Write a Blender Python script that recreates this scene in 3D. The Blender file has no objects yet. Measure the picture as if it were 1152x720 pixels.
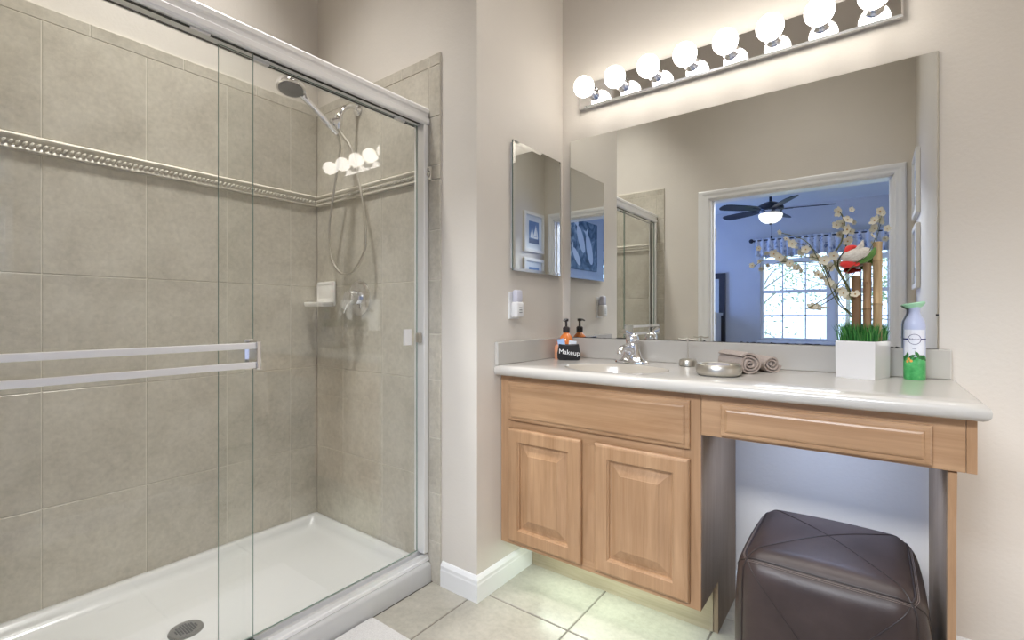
import bpy, bmesh, math, random
from mathutils import Vector, Matrix
R = math.radians
scene = bpy.context.scene
COL = scene.collection

# ------------------------------------------------------------------ camera, world, light, exposure
cam = bpy.data.objects.new('camera', bpy.data.cameras.new('camera'))
COL.objects.link(cam)
cam.location = (0, 0, 1.11)
cam.rotation_euler = (R(90), 0, R(36.85))
cam.data.sensor_width = 36
cam.data.lens = 36 * 539 / 1152
cam.data.shift_y = -6 / 1152
cam.data.clip_start = 0.01
scene.camera = cam
scene.view_settings.view_transform = 'Standard'
scene.view_settings.look = 'None'
scene.view_settings.exposure = 0.12
scene.view_settings.gamma = 1.0
scene.view_settings.use_curve_mapping = False
scene.cycles.use_denoising = True
scene.cycles.max_bounces = 14
scene.cycles.diffuse_bounces = 5
scene.cycles.glossy_bounces = 8
scene.cycles.transparent_max_bounces = 24
scene.cycles.transmission_bounces = 8
scene.cycles.sample_clamp_indirect = 6.0
scene.cycles.caustics_reflective = False
scene.cycles.caustics_refractive = False

SKY_COLOR = (0.58, 0.74, 1.0)
SKY_STRENGTH = 3.2
BULB_STRENGTH = 9.0
CEILING_FILL_W = 8.5
SHOWER_FILL_W = 15.0
ALCOVE_FILL_W = 7.0
BED_FILL_W = 48.0
DOORWAY_FILL_W = 28.0
KNEE_FILL_W = 1.9
UNDER_W = 1.0
ALCOVE_PANE_FILL_W = 2.6

world = bpy.data.worlds.new('sky'); scene.world = world
world.use_nodes = True
wn = world.node_tree
bg = wn.nodes['Background']
bg.inputs['Color'].default_value = (*SKY_COLOR, 1)
bg.inputs['Strength'].default_value = SKY_STRENGTH


def area_light(name, loc, rot, sx, sy, watt, color):
    d = bpy.data.lights.new(name, 'AREA')
    d.shape = 'RECTANGLE'; d.size = sx; d.size_y = sy; d.energy = watt; d.color = color
    o = bpy.data.objects.new(name, d); COL.objects.link(o)
    o.location = loc; o.rotation_euler = rot
    return o


# fill lamps added on the unseen ceiling (their fixtures are built further down)
area_light('bathroom_ceiling_fill', (-0.45, 0.95, 3.85), (0, 0, 0), 0.5, 0.5, CEILING_FILL_W, (1.0, 0.97, 0.94)).data.spread = R(84)
area_light('alcove_ceiling_fill', (0.78, 1.62, 3.85), (0, 0, 0), 0.4, 0.4, ALCOVE_FILL_W, (1.0, 0.97, 0.94)).data.spread = R(110)
area_light('shower_ceiling_fill', (-1.80, 0.65, 3.85), (0, 0, 0), 0.2, 0.2, SHOWER_FILL_W, (1.0, 0.98, 0.95)).data.spread = R(64)
# added fill for the right wall, from an invented alcove window
area_light('alcove_pane_fill', (0.82, 1.318, 0.70), (R(90), 0, 0), 0.7, 1.1, ALCOVE_PANE_FILL_W, (0.97, 0.98, 1.0))
# added fill: unseen lamp outside the doorway, and unseen strip under the knee drawer
area_light('doorway_fill', (-0.45, -0.95, 2.44), (R(48), 0, 0), 1.0, 0.4, DOORWAY_FILL_W, (0.88, 0.93, 1.0)).data.spread = R(100)
area_light('knee_space_fill', (-0.13, 1.70, 0.728), (R(30), 0, 0), 0.26, 0.06, KNEE_FILL_W, (0.52, 0.66, 1.0))
# added blue fill standing in for side daylight; the wall has no window
area_light('bedroom_side_fill', (-2.98, -1.7, 1.4), (0, R(-90), 0), 1.4, 1.8, BED_FILL_W, (0.22, 0.40, 1.0))


# ------------------------------------------------------------------ materials
def new_mat(name):
    m = bpy.data.materials.new(name); m.use_nodes = True
    nt = m.node_tree
    return m, nt, nt.nodes['Principled BSDF']


def simple(name, col, rough=0.5, metal=0.0, coat=0.0, spec=0.5, emit=None, es=0, sheen=0):
    m, nt, b = new_mat(name)
    b.inputs['Base Color'].default_value = (*col, 1)
    b.inputs['Roughness'].default_value = rough
    b.inputs['Metallic'].default_value = metal
    b.inputs['Coat Weight'].default_value = coat
    b.inputs['Specular IOR Level'].default_value = spec
    b.inputs['Sheen Weight'].default_value = sheen
    if emit:
        b.inputs['Emission Color'].default_value = (*emit, 1)
        b.inputs['Emission Strength'].default_value = es
    return m


def N(nt, kind, **kw):
    n = nt.nodes.new(kind)
    for k, v in kw.items():
        if k in n.inputs: n.inputs[k].default_value = v
        else: setattr(n, k, v)
    return n


def coords(nt, scale=(1, 1, 1), loc=(0, 0, 0)):
    tc = N(nt, 'ShaderNodeTexCoord'); mp = N(nt, 'ShaderNodeMapping')
    mp.inputs['Scale'].default_value = scale; mp.inputs['Location'].default_value = loc
    nt.links.new(tc.outputs['Object'], mp.inputs['Vector'])
    return mp.outputs['Vector']


def ramp(nt, fac, stops):
    r = N(nt, 'ShaderNodeValToRGB')
    e = r.color_ramp.elements
    while len(e) < len(stops): e.new(0.5)
    for i, (p, c) in enumerate(stops):
        e[i].position = p; e[i].color = (*c, 1)
    nt.links.new(fac, r.inputs['Fac'])
    return r.outputs['Color']


def bump(nt, b, h, strength, dist=0.01):
    bp = N(nt, 'ShaderNodeBump'); bp.inputs['Strength'].default_value = strength
    bp.inputs['Distance'].default_value = dist
    nt.links.new(h, bp.inputs['Height']); nt.links.new(bp.outputs['Normal'], b.inputs['Normal'])


def noise(nt, vec, scale, detail=4, rough=0.55, dist=0):
    n = N(nt, 'ShaderNodeTexNoise')
    n.inputs['Scale'].default_value = scale; n.inputs['Detail'].default_value = detail
    n.inputs['Roughness'].default_value = rough; n.inputs['Distortion'].default_value = dist
    nt.links.new(vec, n.inputs['Vector'])
    return n.outputs['Fac']


def mixc(nt, fac, a, b, mode='MIX'):
    m = N(nt, 'ShaderNodeMix'); m.data_type = 'RGBA'; m.blend_type = mode
    for sock, v in ((m.inputs[0], fac), (m.inputs[6], a), (m.inputs[7], b)):
        if isinstance(v, (int, float)): sock.default_value = v
        elif isinstance(v, tuple): sock.default_value = (*v, 1)
        else: nt.links.new(v, sock)
    return m.outputs[2]


def wall_paint(name, col, tex=0.25):
    m, nt, b = new_mat(name)
    v = coords(nt)
    f = noise(nt, v, 3.0, 3)
    c = ramp(nt, f, [(0.3, tuple(x * 0.97 for x in col)), (0.7, tuple(min(1, x * 1.02) for x in col))])
    nt.links.new(c, b.inputs['Base Color'])
    b.inputs['Roughness'].default_value = 0.62
    b.inputs['Specular IOR Level'].default_value = 0.35
    h = noise(nt, v, 85, 3, 0.6)
    bump(nt, b, h, tex, 0.004)
    return m


def stone_tile(name, dark, mid, light, scale=5, rough=0.3, var=0.10):
    m, nt, b = new_mat(name)
    v = coords(nt)
    f1 = noise(nt, v, scale, 8, 0.62, 0.4)
    f2 = noise(nt, v, scale * 9, 5, 0.7)
    c1 = ramp(nt, f1, [(0.33, dark), (0.5, mid), (0.68, light)])
    c2 = ramp(nt, f2, [(0.3, tuple(x * 0.76 for x in mid)), (0.7, tuple(x * 1.2 for x in mid))])
    c = mixc(nt, 0.5, c1, c2)
    geo = N(nt, 'ShaderNodeNewGeometry')
    tone = ramp(nt, geo.outputs['Random Per Island'], [(0, (1 - var,) * 3), (1, (1, 1, 1))])
    c = mixc(nt, 1.0, c, tone, 'MULTIPLY')
    nt.links.new(c, b.inputs['Base Color'])
    b.inputs['Roughness'].default_value = rough
    bump(nt, b, f2, 0.12, 0.004)
    return m


def wood(name, axis, dark=(0.36, 0.205, 0.105), light=(0.50, 0.315, 0.18)):
    m, nt, b = new_mat(name)
    sc = [14, 14, 14]; sc[axis] = 1.3
    v = coords(nt, tuple(sc))
    f = noise(nt, v, 1.6, 7, 0.6, 0.7)
    sc2 = [150, 150, 150]; sc2[axis] = 4
    f2 = noise(nt, coords(nt, tuple(sc2)), 1.0, 3, 0.6)
    v3 = coords(nt, (2.2, 2.2, 2.2))
    f3 = noise(nt, v3, 1.6, 3)
    c = ramp(nt, f, [(0.3, dark), (0.7, light)])
    c2 = ramp(nt, f2, [(0.35, (0.86, 0.84, 0.82)), (0.6, (1, 1, 1))])
    c3 = ramp(nt, f3, [(0.3, (0.88, 0.86, 0.84)), (0.7, (1.06, 1.05, 1.04))])
    c = mixc(nt, 0.7, c, c2, 'MULTIPLY'); c = mixc(nt, 0.8, c, c3, 'MULTIPLY')
    nt.links.new(c, b.inputs['Base Color'])
    b.inputs['Roughness'].default_value = 0.36
    bump(nt, b, f2, 0.06, 0.003)
    return m


def glass(name, tint, ior=1.5):
    m = bpy.data.materials.new(name); m.use_nodes = True
    nt = m.node_tree; nt.nodes.clear()
    out = N(nt, 'ShaderNodeOutputMaterial')
    tr = N(nt, 'ShaderNodeBsdfTransparent'); tr.inputs['Color'].default_value = (*tint, 1)
    gl = N(nt, 'ShaderNodeBsdfGlossy'); gl.inputs['Roughness'].default_value = 0.0
    geo = N(nt, 'ShaderNodeNewGeometry')
    mm = N(nt, 'ShaderNodeMapRange')
    mm.inputs['To Min'].default_value = ior; mm.inputs['To Max'].default_value = 1 / ior
    nt.links.new(geo.outputs['Backfacing'], mm.inputs['Value'])
    fr = N(nt, 'ShaderNodeFresnel'); nt.links.new(mm.outputs['Result'], fr.inputs['IOR'])
    mx = N(nt, 'ShaderNodeMixShader')
    nt.links.new(fr.outputs['Fac'], mx.inputs['Fac'])
    nt.links.new(tr.outputs[0], mx.inputs[1]); nt.links.new(gl.outputs[0], mx.inputs[2])
    nt.links.new(mx.outputs[0], out.inputs['Surface'])
    return m


M = {}
M['paint'] = wall_paint('wall_paint', (0.70, 0.655, 0.595), 0.16)
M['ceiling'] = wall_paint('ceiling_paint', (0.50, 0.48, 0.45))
M['bed_paint'] = wall_paint('bedroom_paint', (0.60, 0.60, 0.62), 0.1)
M['bed_ceiling'] = wall_paint('bedroom_ceiling', (0.8, 0.8, 0.8), 0.1)
M['tile'] = stone_tile('shower_tile', (0.42, 0.38, 0.31), (0.55, 0.51, 0.43), (0.67, 0.63, 0.55), 6.0, 0.32)
M['floor_tile'] = stone_tile('floor_tile', (0.32, 0.30, 0.25), (0.42, 0.395, 0.335), (0.51, 0.485, 0.42), 5.5, 0.28, 0.06)
M['grout'] = simple('wall_grout', (0.68, 0.64, 0.56), 0.85)
M['floor_grout'] = simple('floor_grout', (0.20, 0.18, 0.15), 0.9)
M['trim_tile'] = simple('trim_tile', (0.60, 0.56, 0.475), 0.4)
M['white_trim'] = simple('white_trim_paint', (0.80, 0.80, 0.80), 0.35)
M['acrylic'] = simple('white_acrylic', (0.53, 0.53, 0.52), 0.22, coat=0.3)
M['chrome'] = simple('chrome', (0.86, 0.86, 0.88), 0.06, 1.0)
M['satin'] = simple('satin_aluminium', (0.86, 0.86, 0.86), 0.32, 0.45)
M['nickel'] = simple('brushed_nickel', (0.58, 0.55, 0.49), 0.36, 1.0)
M['dark_gap'] = simple('dark_rubber', (0.02, 0.02, 0.02), 0.6)
M['drain_metal'] = simple('dull_drain_metal', (0.22, 0.215, 0.20), 0.4, 0.8)
M['nozzle'] = simple('grey_nozzle_face', (0.16, 0.16, 0.17), 0.4)
M['mirror'] = simple('mirror_silver', (0.81, 0.825, 0.805), 0.0, 1.0)
M['mirror_edge'] = simple('mirror_glass_edge', (0.10, 0.14, 0.12), 0.2)
M['glass'] = glass('shower_glass', (0.983, 0.990, 0.985))
M['glass_edge'] = simple('glass_cut_edge', (0.20, 0.30, 0.26), 0.15)
M['pane'] = glass('window_glass', (0.97, 0.98, 0.99))
M['wood_v'] = wood('maple_vertical', 2)
M['wood_h'] = wood('maple_horizontal', 0)
M['toe'] = wood('pale_toe_kick', 0, (0.48, 0.40, 0.29), (0.58, 0.50, 0.38))
M['side_panel'] = wood('shade_greyed_maple', 2, (0.30, 0.22, 0.15), (0.38, 0.29, 0.205))  # maple again, with the knee space's shade greyed into its colour
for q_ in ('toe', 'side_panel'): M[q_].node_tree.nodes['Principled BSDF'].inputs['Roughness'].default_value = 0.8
M['wood_end'] = wood('maple_side', 1)
M['counter'] = simple('cultured_marble', (0.53, 0.505, 0.465), 0.18, coat=0.15)
M['basin'] = simple('biscuit_basin', (0.52, 0.475, 0.41), 0.16, coat=0.35)
M['white_plastic'] = simple('white_plastic', (0.80, 0.80, 0.80), 0.35)
M['frost_plastic'] = simple('pale_lilac_plastic', (0.62, 0.62, 0.72), 0.25)
M['soap_ceramic'] = simple('glazed_ceramic', (0.82, 0.80, 0.76), 0.15, coat=0.4)
M['orange_soap'] = simple('orange_soap', (0.85, 0.24, 0.05), 0.2, coat=0.5)
M['brown_pump'] = simple('dark_brown_pump', (0.03, 0.02, 0.018), 0.35)
M['black_cloth'] = simple('black_cloth', (0.014, 0.013, 0.014), 0.9, sheen=0.2)
M['white_letter'] = simple('white_lettering', (0.85, 0.85, 0.85), 0.7)
M['blue_packet'] = simple('pale_blue_packet', (0.40, 0.58, 0.88), 0.4)
M['white_packet'] = simple('white_packet', (0.82, 0.86, 0.92), 0.45)
M['pot'] = simple('white_ceramic_pot', (0.78, 0.77, 0.77), 0.22, coat=0.4)
M['petal'] = simple('cream_petal', (0.84, 0.80, 0.66), 0.6)
M['petal_core'] = simple('petal_core', (0.48, 0.30, 0.10), 0.6)
M['twig'] = simple('green_brown_twig', (0.11, 0.12, 0.04), 0.6)
M['blue_lilac'] = simple('pale_blue_can', (0.50, 0.56, 0.78), 0.3, coat=0.3)
M['green_trigger'] = simple('mint_green_trigger', (0.36, 0.68, 0.45), 0.35)
M['navy'] = simple('navy_print', (0.02, 0.025, 0.16), 0.4)
M['can_white'] = simple('label_white', (0.80, 0.82, 0.90), 0.35)
M['leaf_print'] = simple('leaf_print', (0.02, 0.16, 0.03), 0.4)
M['orange_print'] = simple('orange_print', (0.85, 0.42, 0.10), 0.4)
M['red_feather'] = simple('red_feather', (0.72, 0.025, 0.02), 0.7, sheen=0.4)
M['green_feather'] = simple('green_feather', (0.08, 0.20, 0.03), 0.7, sheen=0.3)
M['fan_dark'] = simple('dark_fan_finish', (0.02, 0.02, 0.03), 0.35)
M['fan_chrome'] = simple('fan_metal_band', (0.6, 0.6, 0.62), 0.2, 1.0)
M['fan_bowl'] = simple('lit_fan_bowl', (0.9, 0.88, 0.84), 0.4, emit=(1.0, 0.93, 0.80), es=1.3)
M['bulb'] = simple('lit_bulb', (1, 1, 1), 0.3, emit=(1.0, 0.95, 0.88), es=BULB_STRENGTH)
M['added_lamp_on'] = simple('added_lamp_diffuser', (1, 1, 1), 0.4, emit=(1.0, 0.95, 0.88), es=3.0)  # glow of the added ceiling and bedroom lamps
M['led'] = simple('lit_led_strip', (1, 1, 1), 0.4, emit=(0.86, 1.0, 0.80), es=4.0)
M['knee_fill_glow'] = simple('added_cool_strip', (1, 1, 1), 0.4, emit=(0.7, 0.82, 1.0), es=2.0)  # glow of the added knee space strip
M['fill_pane'] = simple('glowing_fill_pane', (0.9, 0.9, 0.9), 0.4, emit=(0.95, 0.97, 1.0), es=0.8)  # glow of the added alcove pane
M['frame_white'] = simple('white_frame', (0.80, 0.79, 0.76), 0.35)
M['mat_board'] = simple('pale_mat_board', (0.70, 0.74, 0.78), 0.8)
M['sea_blue'] = simple('print_blue', (0.14, 0.24, 0.44), 0.5)
M['sail_white'] = simple('print_white', (0.80, 0.82, 0.84), 0.5)
M['sea_dark'] = simple('print_dark', (0.04, 0.08, 0.18), 0.5)
M['dark_wood'] = simple('dark_furniture', (0.035, 0.03, 0.035), 0.35)
M['pale_wood'] = simple('pale_dresser_paint', (0.50, 0.50, 0.50), 0.45)
M['lawn'] = simple('lawn', (0.20, 0.30, 0.10), 0.9)
M['bark'] = simple('bark', (0.34, 0.31, 0.28), 0.9)
M['leaf'] = simple('tree_leaf', (0.34, 0.46, 0.28), 0.6)
M['carpet'] = simple('bedroom_carpet', (0.50, 0.46, 0.40), 0.95)
M['rug'] = None

m, nt, b = new_mat('cotton_bath_mat')
f = noise(nt, coords(nt), 260, 3, 0.7)
nt.links.new(ramp(nt, f, [(0.3, (0.66, 0.64, 0.62)), (0.7, (0.84, 0.82, 0.80))]), b.inputs['Base Color'])
b.inputs['Roughness'].default_value = 0.95; bump(nt, b, f, 0.8, 0.006); M['rug'] = m

m, nt, b = new_mat('dark_brown_leather')
v = coords(nt)
f = noise(nt, v, 9, 5, 0.6); g = noise(nt, v, 420, 3, 0.6)
nt.links.new(ramp(nt, f, [(0.3, (0.032, 0.021, 0.019)), (0.7, (0.054, 0.036, 0.033))]), b.inputs['Base Color'])
b.inputs['Roughness'].default_value = 0.42; b.inputs['Specular IOR Level'].default_value = 0.42
bump(nt, b, g, 0.10, 0.003); M['leather'] = m
M['seam'] = simple('leather_seam', (0.022, 0.014, 0.013), 0.5)
M['stitch'] = simple('pale_brown_stitch', (0.16, 0.125, 0.11), 0.7)

m, nt, b = new_mat('taupe_terry')
f = noise(nt, coords(nt), 330, 4, 0.75)
nt.links.new(ramp(nt, f, [(0.3, (0.36, 0.28, 0.235)), (0.7, (0.54, 0.445, 0.385))]), b.inputs['Base Color'])
b.inputs['Roughness'].default_value = 0.95; b.inputs['Sheen Weight'].default_value = 0.3
bump(nt, b, f, 0.8, 0.004); M['terry'] = m

m, nt, b = new_mat('bamboo_cane')
v = coords(nt, (60, 60, 5))
f = noise(nt, v, 1.5, 5, 0.6)
nt.links.new(ramp(nt, f, [(0.3, (0.34, 0.22, 0.11)), (0.65, (0.58, 0.42, 0.23))]), b.inputs['Base Color'])
b.inputs['Roughness'].default_value = 0.45; M['bamboo'] = m
M['bamboo_mid'] = simple('tan_brown_cane', (0.33, 0.20, 0.10), 0.45)
M['bamboo_dark'] = simple('browned_cane', (0.20, 0.11, 0.05), 0.5)

m, nt, b = new_mat('grass_blade')
geo = N(nt, 'ShaderNodeNewGeometry')
nt.links.new(ramp(nt, geo.outputs['Random Per Island'], [(0, (0.012, 0.10, 0.018)), (0.6, (0.03, 0.22, 0.035)), (1, (0.12, 0.36, 0.08))]), b.inputs['Base Color'])
b.inputs['Roughness'].default_value = 0.5; M['grass'] = m

m, nt, b = new_mat('white_feather')
f = noise(nt, coords(nt, (1, 1, 2)), 160, 4, 0.7)
nt.links.new(ramp(nt, f, [(0.3, (0.66, 0.60, 0.52)), (0.7, (0.86, 0.83, 0.76))]), b.inputs['Base Color'])
b.inputs['Roughness'].default_value = 0.9; bump(nt, b, f, 1.0, 0.006); M['feather'] = m

m, nt, b = new_mat('green_can_print')
f = noise(nt, coords(nt), 38, 3, 0.6)
nt.links.new(ramp(nt, f, [(0.3, (0.03, 0.32, 0.08)), (0.6, (0.10, 0.50, 0.16)), (0.8, (0.30, 0.66, 0.24))]), b.inputs['Base Color'])
b.inputs['Roughness'].default_value = 0.3; M['green_print'] = m

m, nt, b = new_mat('blue_leaf_fabric')
f = noise(nt, coords(nt), 16, 4, 0.65, 1.2)
nt.links.new(ramp(nt, f, [(0.36, (0.22, 0.27, 0.42)), (0.46, (0.66, 0.68, 0.74)), (0.7, (0.82, 0.83, 0.86))]), b.inputs['Base Color'])
b.inputs['Roughness'].default_value = 0.9; M['valance'] = m

m, nt, b = new_mat('sea_painting')
f = noise(nt, coords(nt), 3.6, 5, 0.6, 2.6)
nt.links.new(ramp(nt, f, [(0.30, (0.03, 0.04, 0.06)), (0.46, (0.10, 0.16, 0.22)), (0.6, (0.28, 0.36, 0.42)), (0.75, (0.66, 0.72, 0.74))]), b.inputs['Base Color'])
b.inputs['Roughness'].default_value = 0.5; M['sea_paint'] = m


# ------------------------------------------------------------------ mesh helpers
class MB:
    def __init__(s):
        s.bm = bmesh.new(); s.mi = 0

    def _mark(s, faces):
        for f in faces: f.material_index = s.mi

    def mat(s, i): s.mi = i; return s

    def box(s, x0, y0, z0, x1, y1, z1, bev=0.0, seg=2):
        g = bmesh.ops.create_cube(s.bm, size=1.0)
        vs = g['verts']
        for v in vs:
            v.co = Vector(((x0 + x1) / 2 + v.co.x * (x1 - x0), (y0 + y1) / 2 + v.co.y * (y1 - y0), (z0 + z1) / 2 + v.co.z * (z1 - z0)))
        fs = set(f for v in vs for f in v.link_faces)
        s._mark(fs)
        if bev > 0:
            es = list(set(e for v in vs for e in v.link_edges))
            r = bmesh.ops.bevel(s.bm, geom=es, offset=bev, segments=seg, profile=0.5, affect='EDGES', material=-1)
            s._mark(r['faces'])
        return s

    def loft(s, rings, close=True, cap0=True, cap1=True):
        vr = [[s.bm.verts.new(p) for p in r] for r in rings]
        n = len(vr[0])
        for a, c in zip(vr, vr[1:]):
            for i in range(n if close else n - 1):
                j = (i + 1) % n
                try: s._mark([s.bm.faces.new((a[i], a[j], c[j], c[i]))])
                except ValueError: pass
        if cap0: s._mark([s.bm.faces.new(list(reversed(vr[0])))])
        if cap1: s._mark([s.bm.faces.new(vr[-1])])
        return s

    def lathe(s, prof, c=(0, 0, 0), n=32, axis='z', sx=1.0, sy=1.0, cap=True):
        rings = []
        for r, h in prof:
            ring = []
            for i in range(n):
                a = 2 * math.pi * i / n
                p = (r * sx * math.cos(a), r * sy * math.sin(a), h)
                if axis == 'y': p = (p[0], -p[2], p[1])
                if axis == 'x': p = (p[2], p[0], p[1])
                ring.append((c[0] + p[0], c[1] + p[1], c[2] + p[2]))
            rings.append(ring)
        return s.loft(rings, True, cap, cap)

    def tube(s, pts, r, n=10, smooth=0):
        pts = [Vector(p) for p in pts]
        if smooth: pts = spline(pts, smooth)
        rs = r if isinstance(r, (list, tuple)) else None
        rings = []; up = None
        for i, p in enumerate(pts):
            t = (pts[min(i + 1, len(pts) - 1)] - pts[max(i - 1, 0)]).normalized()
            if up is None:
                up = Vector((0, 0, 1)) if abs(t.z) < 0.9 else Vector((1, 0, 0))
            u = t.cross(up).normalized(); w = u.cross(t).normalized(); up = w
            if rs is None: rr = r
            else:
                q = i / (len(pts) - 1) * (len(rs) - 1); k = min(int(q), len(rs) - 2)
                rr = rs[k] + (rs[k + 1] - rs[k]) * (q - k)
            rings.append([p + u * math.cos(2 * math.pi * j / n) * rr + w * math.sin(2 * math.pi * j / n) * rr for j in range(n)])
        return s.loft(rings)

    def prof_x(s, prof, x0, x1):                      # profile in (y, z)
        return s.loft([[(x0, y, z) for y, z in prof], [(x1, y, z) for y, z in prof]])

    def prof_y(s, prof, y0, y1):                      # profile in (x, z)
        return s.loft([[(x, y0, z) for x, z in prof], [(x, y1, z) for x, z in prof]])

    def ball(s, c, r, n=20, sc=(1, 1, 1)):
        g = bmesh.ops.create_uvsphere(s.bm, u_segments=n, v_segments=n // 2 + 2, radius=1)
        for v in g['verts']:
            v.co = Vector((c[0] + v.co.x * r * sc[0], c[1] + v.co.y * r * sc[1], c[2] + v.co.z * r * sc[2]))
        s._mark(set(f for v in g['verts'] for f in v.link_faces))
        return s

    def quad(s, *p):
        s._mark([s.bm.faces.new([s.bm.verts.new(q) for q in p])]); return s

    def rot(s, mtx):
        bmesh.ops.transform(s.bm, matrix=mtx, verts=s.bm.verts); return s

    def build(s, name, mats, parent=None, smooth=False, angle=40):
        bmesh.ops.recalc_face_normals(s.bm, faces=s.bm.faces)
        if parent is not None and not parent.get('_local'):
            bmesh.ops.translate(s.bm, vec=-Vector(WORLD.get(parent.name, (0, 0, 0))), verts=s.bm.verts)
        me = bpy.data.meshes.new(name); s.bm.to_mesh(me); s.bm.free()
        for mm in (mats if isinstance(mats, (list, tuple)) else [mats]): me.materials.append(mm)
        if smooth:
            for p in me.polygons: p.use_smooth = True
            me.set_sharp_from_angle(angle=R(angle))
        o = bpy.data.objects.new(name, me); COL.objects.link(o)
        if parent is not None:
            o.parent = parent
            WORLD[o.name] = WORLD.get(parent.name, (0, 0, 0))
        return o


WORLD = {}


def spline(pts, k):
    out = []
    n = len(pts)
    for i in range(n - 1):
        p0 = pts[max(i - 1, 0)]; p1 = pts[i]; p2 = pts[i + 1]; p3 = pts[min(i + 2, n - 1)]
        for j in range(k):
            t = j / k
            out.append(0.5 * ((2 * p1) + (-p0 + p2) * t + (2 * p0 - 5 * p1 + 4 * p2 - p3) * t * t + (-p0 + 3 * p1 - 3 * p2 + p3) * t ** 3))
    out.append(pts[-1])
    return out


def thing(name, label, cat, loc, group=None):
    o = bpy.data.objects.new(name, None); COL.objects.link(o)
    o.location = loc; o.empty_display_size = 0.05
    o['label'] = label; o['category'] = cat
    if group: o['group'] = group
    WORLD[o.name] = tuple(loc)
    return o


def tag(o, label, cat, group=None):
    o['label'] = label; o['category'] = cat
    if group: o['group'] = group
    return o


def struct(o):
    o['kind'] = 'structure'; return o


def text_mesh(body, size, align='CENTER', extrude=0.0004):
    c = bpy.data.curves.new('lettering', 'FONT')
    c.body = body; c.size = size; c.align_x = align; c.extrude = extrude
    o = bpy.data.objects.new('lettering_source', c); COL.objects.link(o)
    dg = bpy.context.evaluated_depsgraph_get()
    me = bpy.data.meshes.new_from_object(o.evaluated_get(dg))
    bpy.data.objects.remove(o)
    bm = bmesh.new(); bm.from_mesh(me); bpy.data.meshes.remove(me)
    k = MB(); k.bm.free(); k.bm = bm
    return k


# ------------------------------------------------------------------ room shell
XW = -1.223      # wall beside the vanity
YV = 2.05        # vanity wall
YS = 1.405       # shower fixture wall
XS = -2.33       # shower long wall
YD = 0.02        # wall with the doorway
XR = 0.232       # short wall right of the doorway
H = 3.95

struct(MB().box(-1.30, YV, 0, 1.42, YV + 0.12, H).build('wall_vanity', M['paint']))
struct(MB().box(-2.45, YS, 0, XW, YV + 0.12, H).build('wall_left', M['paint']))
struct(MB().box(-2.45, -0.10, 0, XS, YS, H).build('wall_shower', M['paint']))
DX0, DX1, DZ = -1.040, 0.116, 2.035
struct(MB().box(-3.12, -0.10, 0, DX0, YD, H).box(DX1, -0.10, 0, 0.87, YD, H).box(DX0, -0.10, DZ, DX1, YD, H).build('wall_door', M['paint']))
struct(MB().box(XR, YD, 0, XR + 0.12, 1.29, H).build('wall_right', M['paint']))
struct(MB().box(XR + 0.12, 1.17, 0, 1.42, 1.29, H).build('wall_alcove', M['paint']))
struct(MB().box(1.30, 1.29, 0, 1.42, YV, H).build('wall_far_right', M['paint']))
struct(MB().box(-2.45, -0.10, H, 1.42, YV + 0.12, H + 0.1).build('ceiling', M['ceiling']))

# bathroom floor: grout bed with square tiles
k = MB().box(-2.45, -0.10, -0.06, 1.42, YV + 0.12, -0.004)
k.mat(1)


def flat_tile(k, a0, b0, a1, b1, fn, t=0.004, bev=0.0022):
    rings = [[fn(a, b, -0.0035) for a, b in ((a0, b0), (a1, b0), (a1, b1), (a0, b1))],
             [fn(a, b, t - bev) for a, b in ((a0, b0), (a1, b0), (a1, b1), (a0, b1))],
             [fn(a, b, t) for a, b in ((a0 + bev, b0 + bev), (a1 - bev, b0 + bev), (a1 - bev, b1 - bev), (a0 + bev, b1 - bev))]]
    k.loft(rings, True, False, True)


P = 0.407; g = 0.0028
for i in range(-1, 7):
    for j in range(-1, 6):
        x0 = max(-1.26 - P + i * P + g, -1.46); x1 = min(-1.26 - P + (i + 1) * P - g, 1.30)
        y0 = max(1.465 - 4 * 0.41 + j * 0.41 + g, -0.04); y1 = min(1.465 - 4 * 0.41 + (j + 1) * 0.41 - g, YV)
        if x1 - x0 < 0.02 or y1 - y0 < 0.02: continue
        if y0 >= YS: x0 = max(x0, XW)
        if x1 - x0 < 0.02: continue
        flat_tile(k, x0, y0, x1, y1, lambda a, b, h: (a, b, h - 0.004))
struct(k.build('floor', [M['floor_grout'], M['floor_tile']]))

# shower tile skins: grout backing plus one bevelled tile per joint square
ZR = [0.07, 0.430, 0.840, 1.253, 1.668]
ZU = [1.728, 2.140, 2.190]


def tiled(name, lo, hi, joints, fn, zlow, edge=None, alt=None):
    k = MB()
    c = [fn(lo, zlow, -0.001), fn(hi, zlow, -0.001), fn(hi, 2.19, -0.001), fn(lo, 2.19, -0.001)]
    d = [fn(lo, zlow, 0.0085), fn(hi, zlow, 0.0085), fn(hi, 2.19, 0.0085), fn(lo, 2.19, 0.0085)]
    k.loft([c, d])
    k.mat(1)
    js = [lo] + [j for j in joints if lo < j < hi] + [hi]
    rows = list(zip(ZR, ZR[1:])) + list(zip(ZU, ZU[1:]))
    rows[0] = (zlow, rows[0][1])
    for ri, (z0, z1) in enumerate(rows):
        jj = js
        if ri == len(rows) - 1:
            jj = [lo] + [j + 0.13 for j in joints if lo < j + 0.13 < hi] + [hi]
        for a0, a1 in zip(jj, jj[1:]):
            gg = 0.0014
            flat_tile(k, a0 + gg, z0 + gg, a1 - gg, z1 - gg, lambda a, b, h: fn(a, b, h + 0.0075), t=0.003, bev=0.0015)
    return struct(k.build(name, [M['grout'], M['tile']]))


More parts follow.
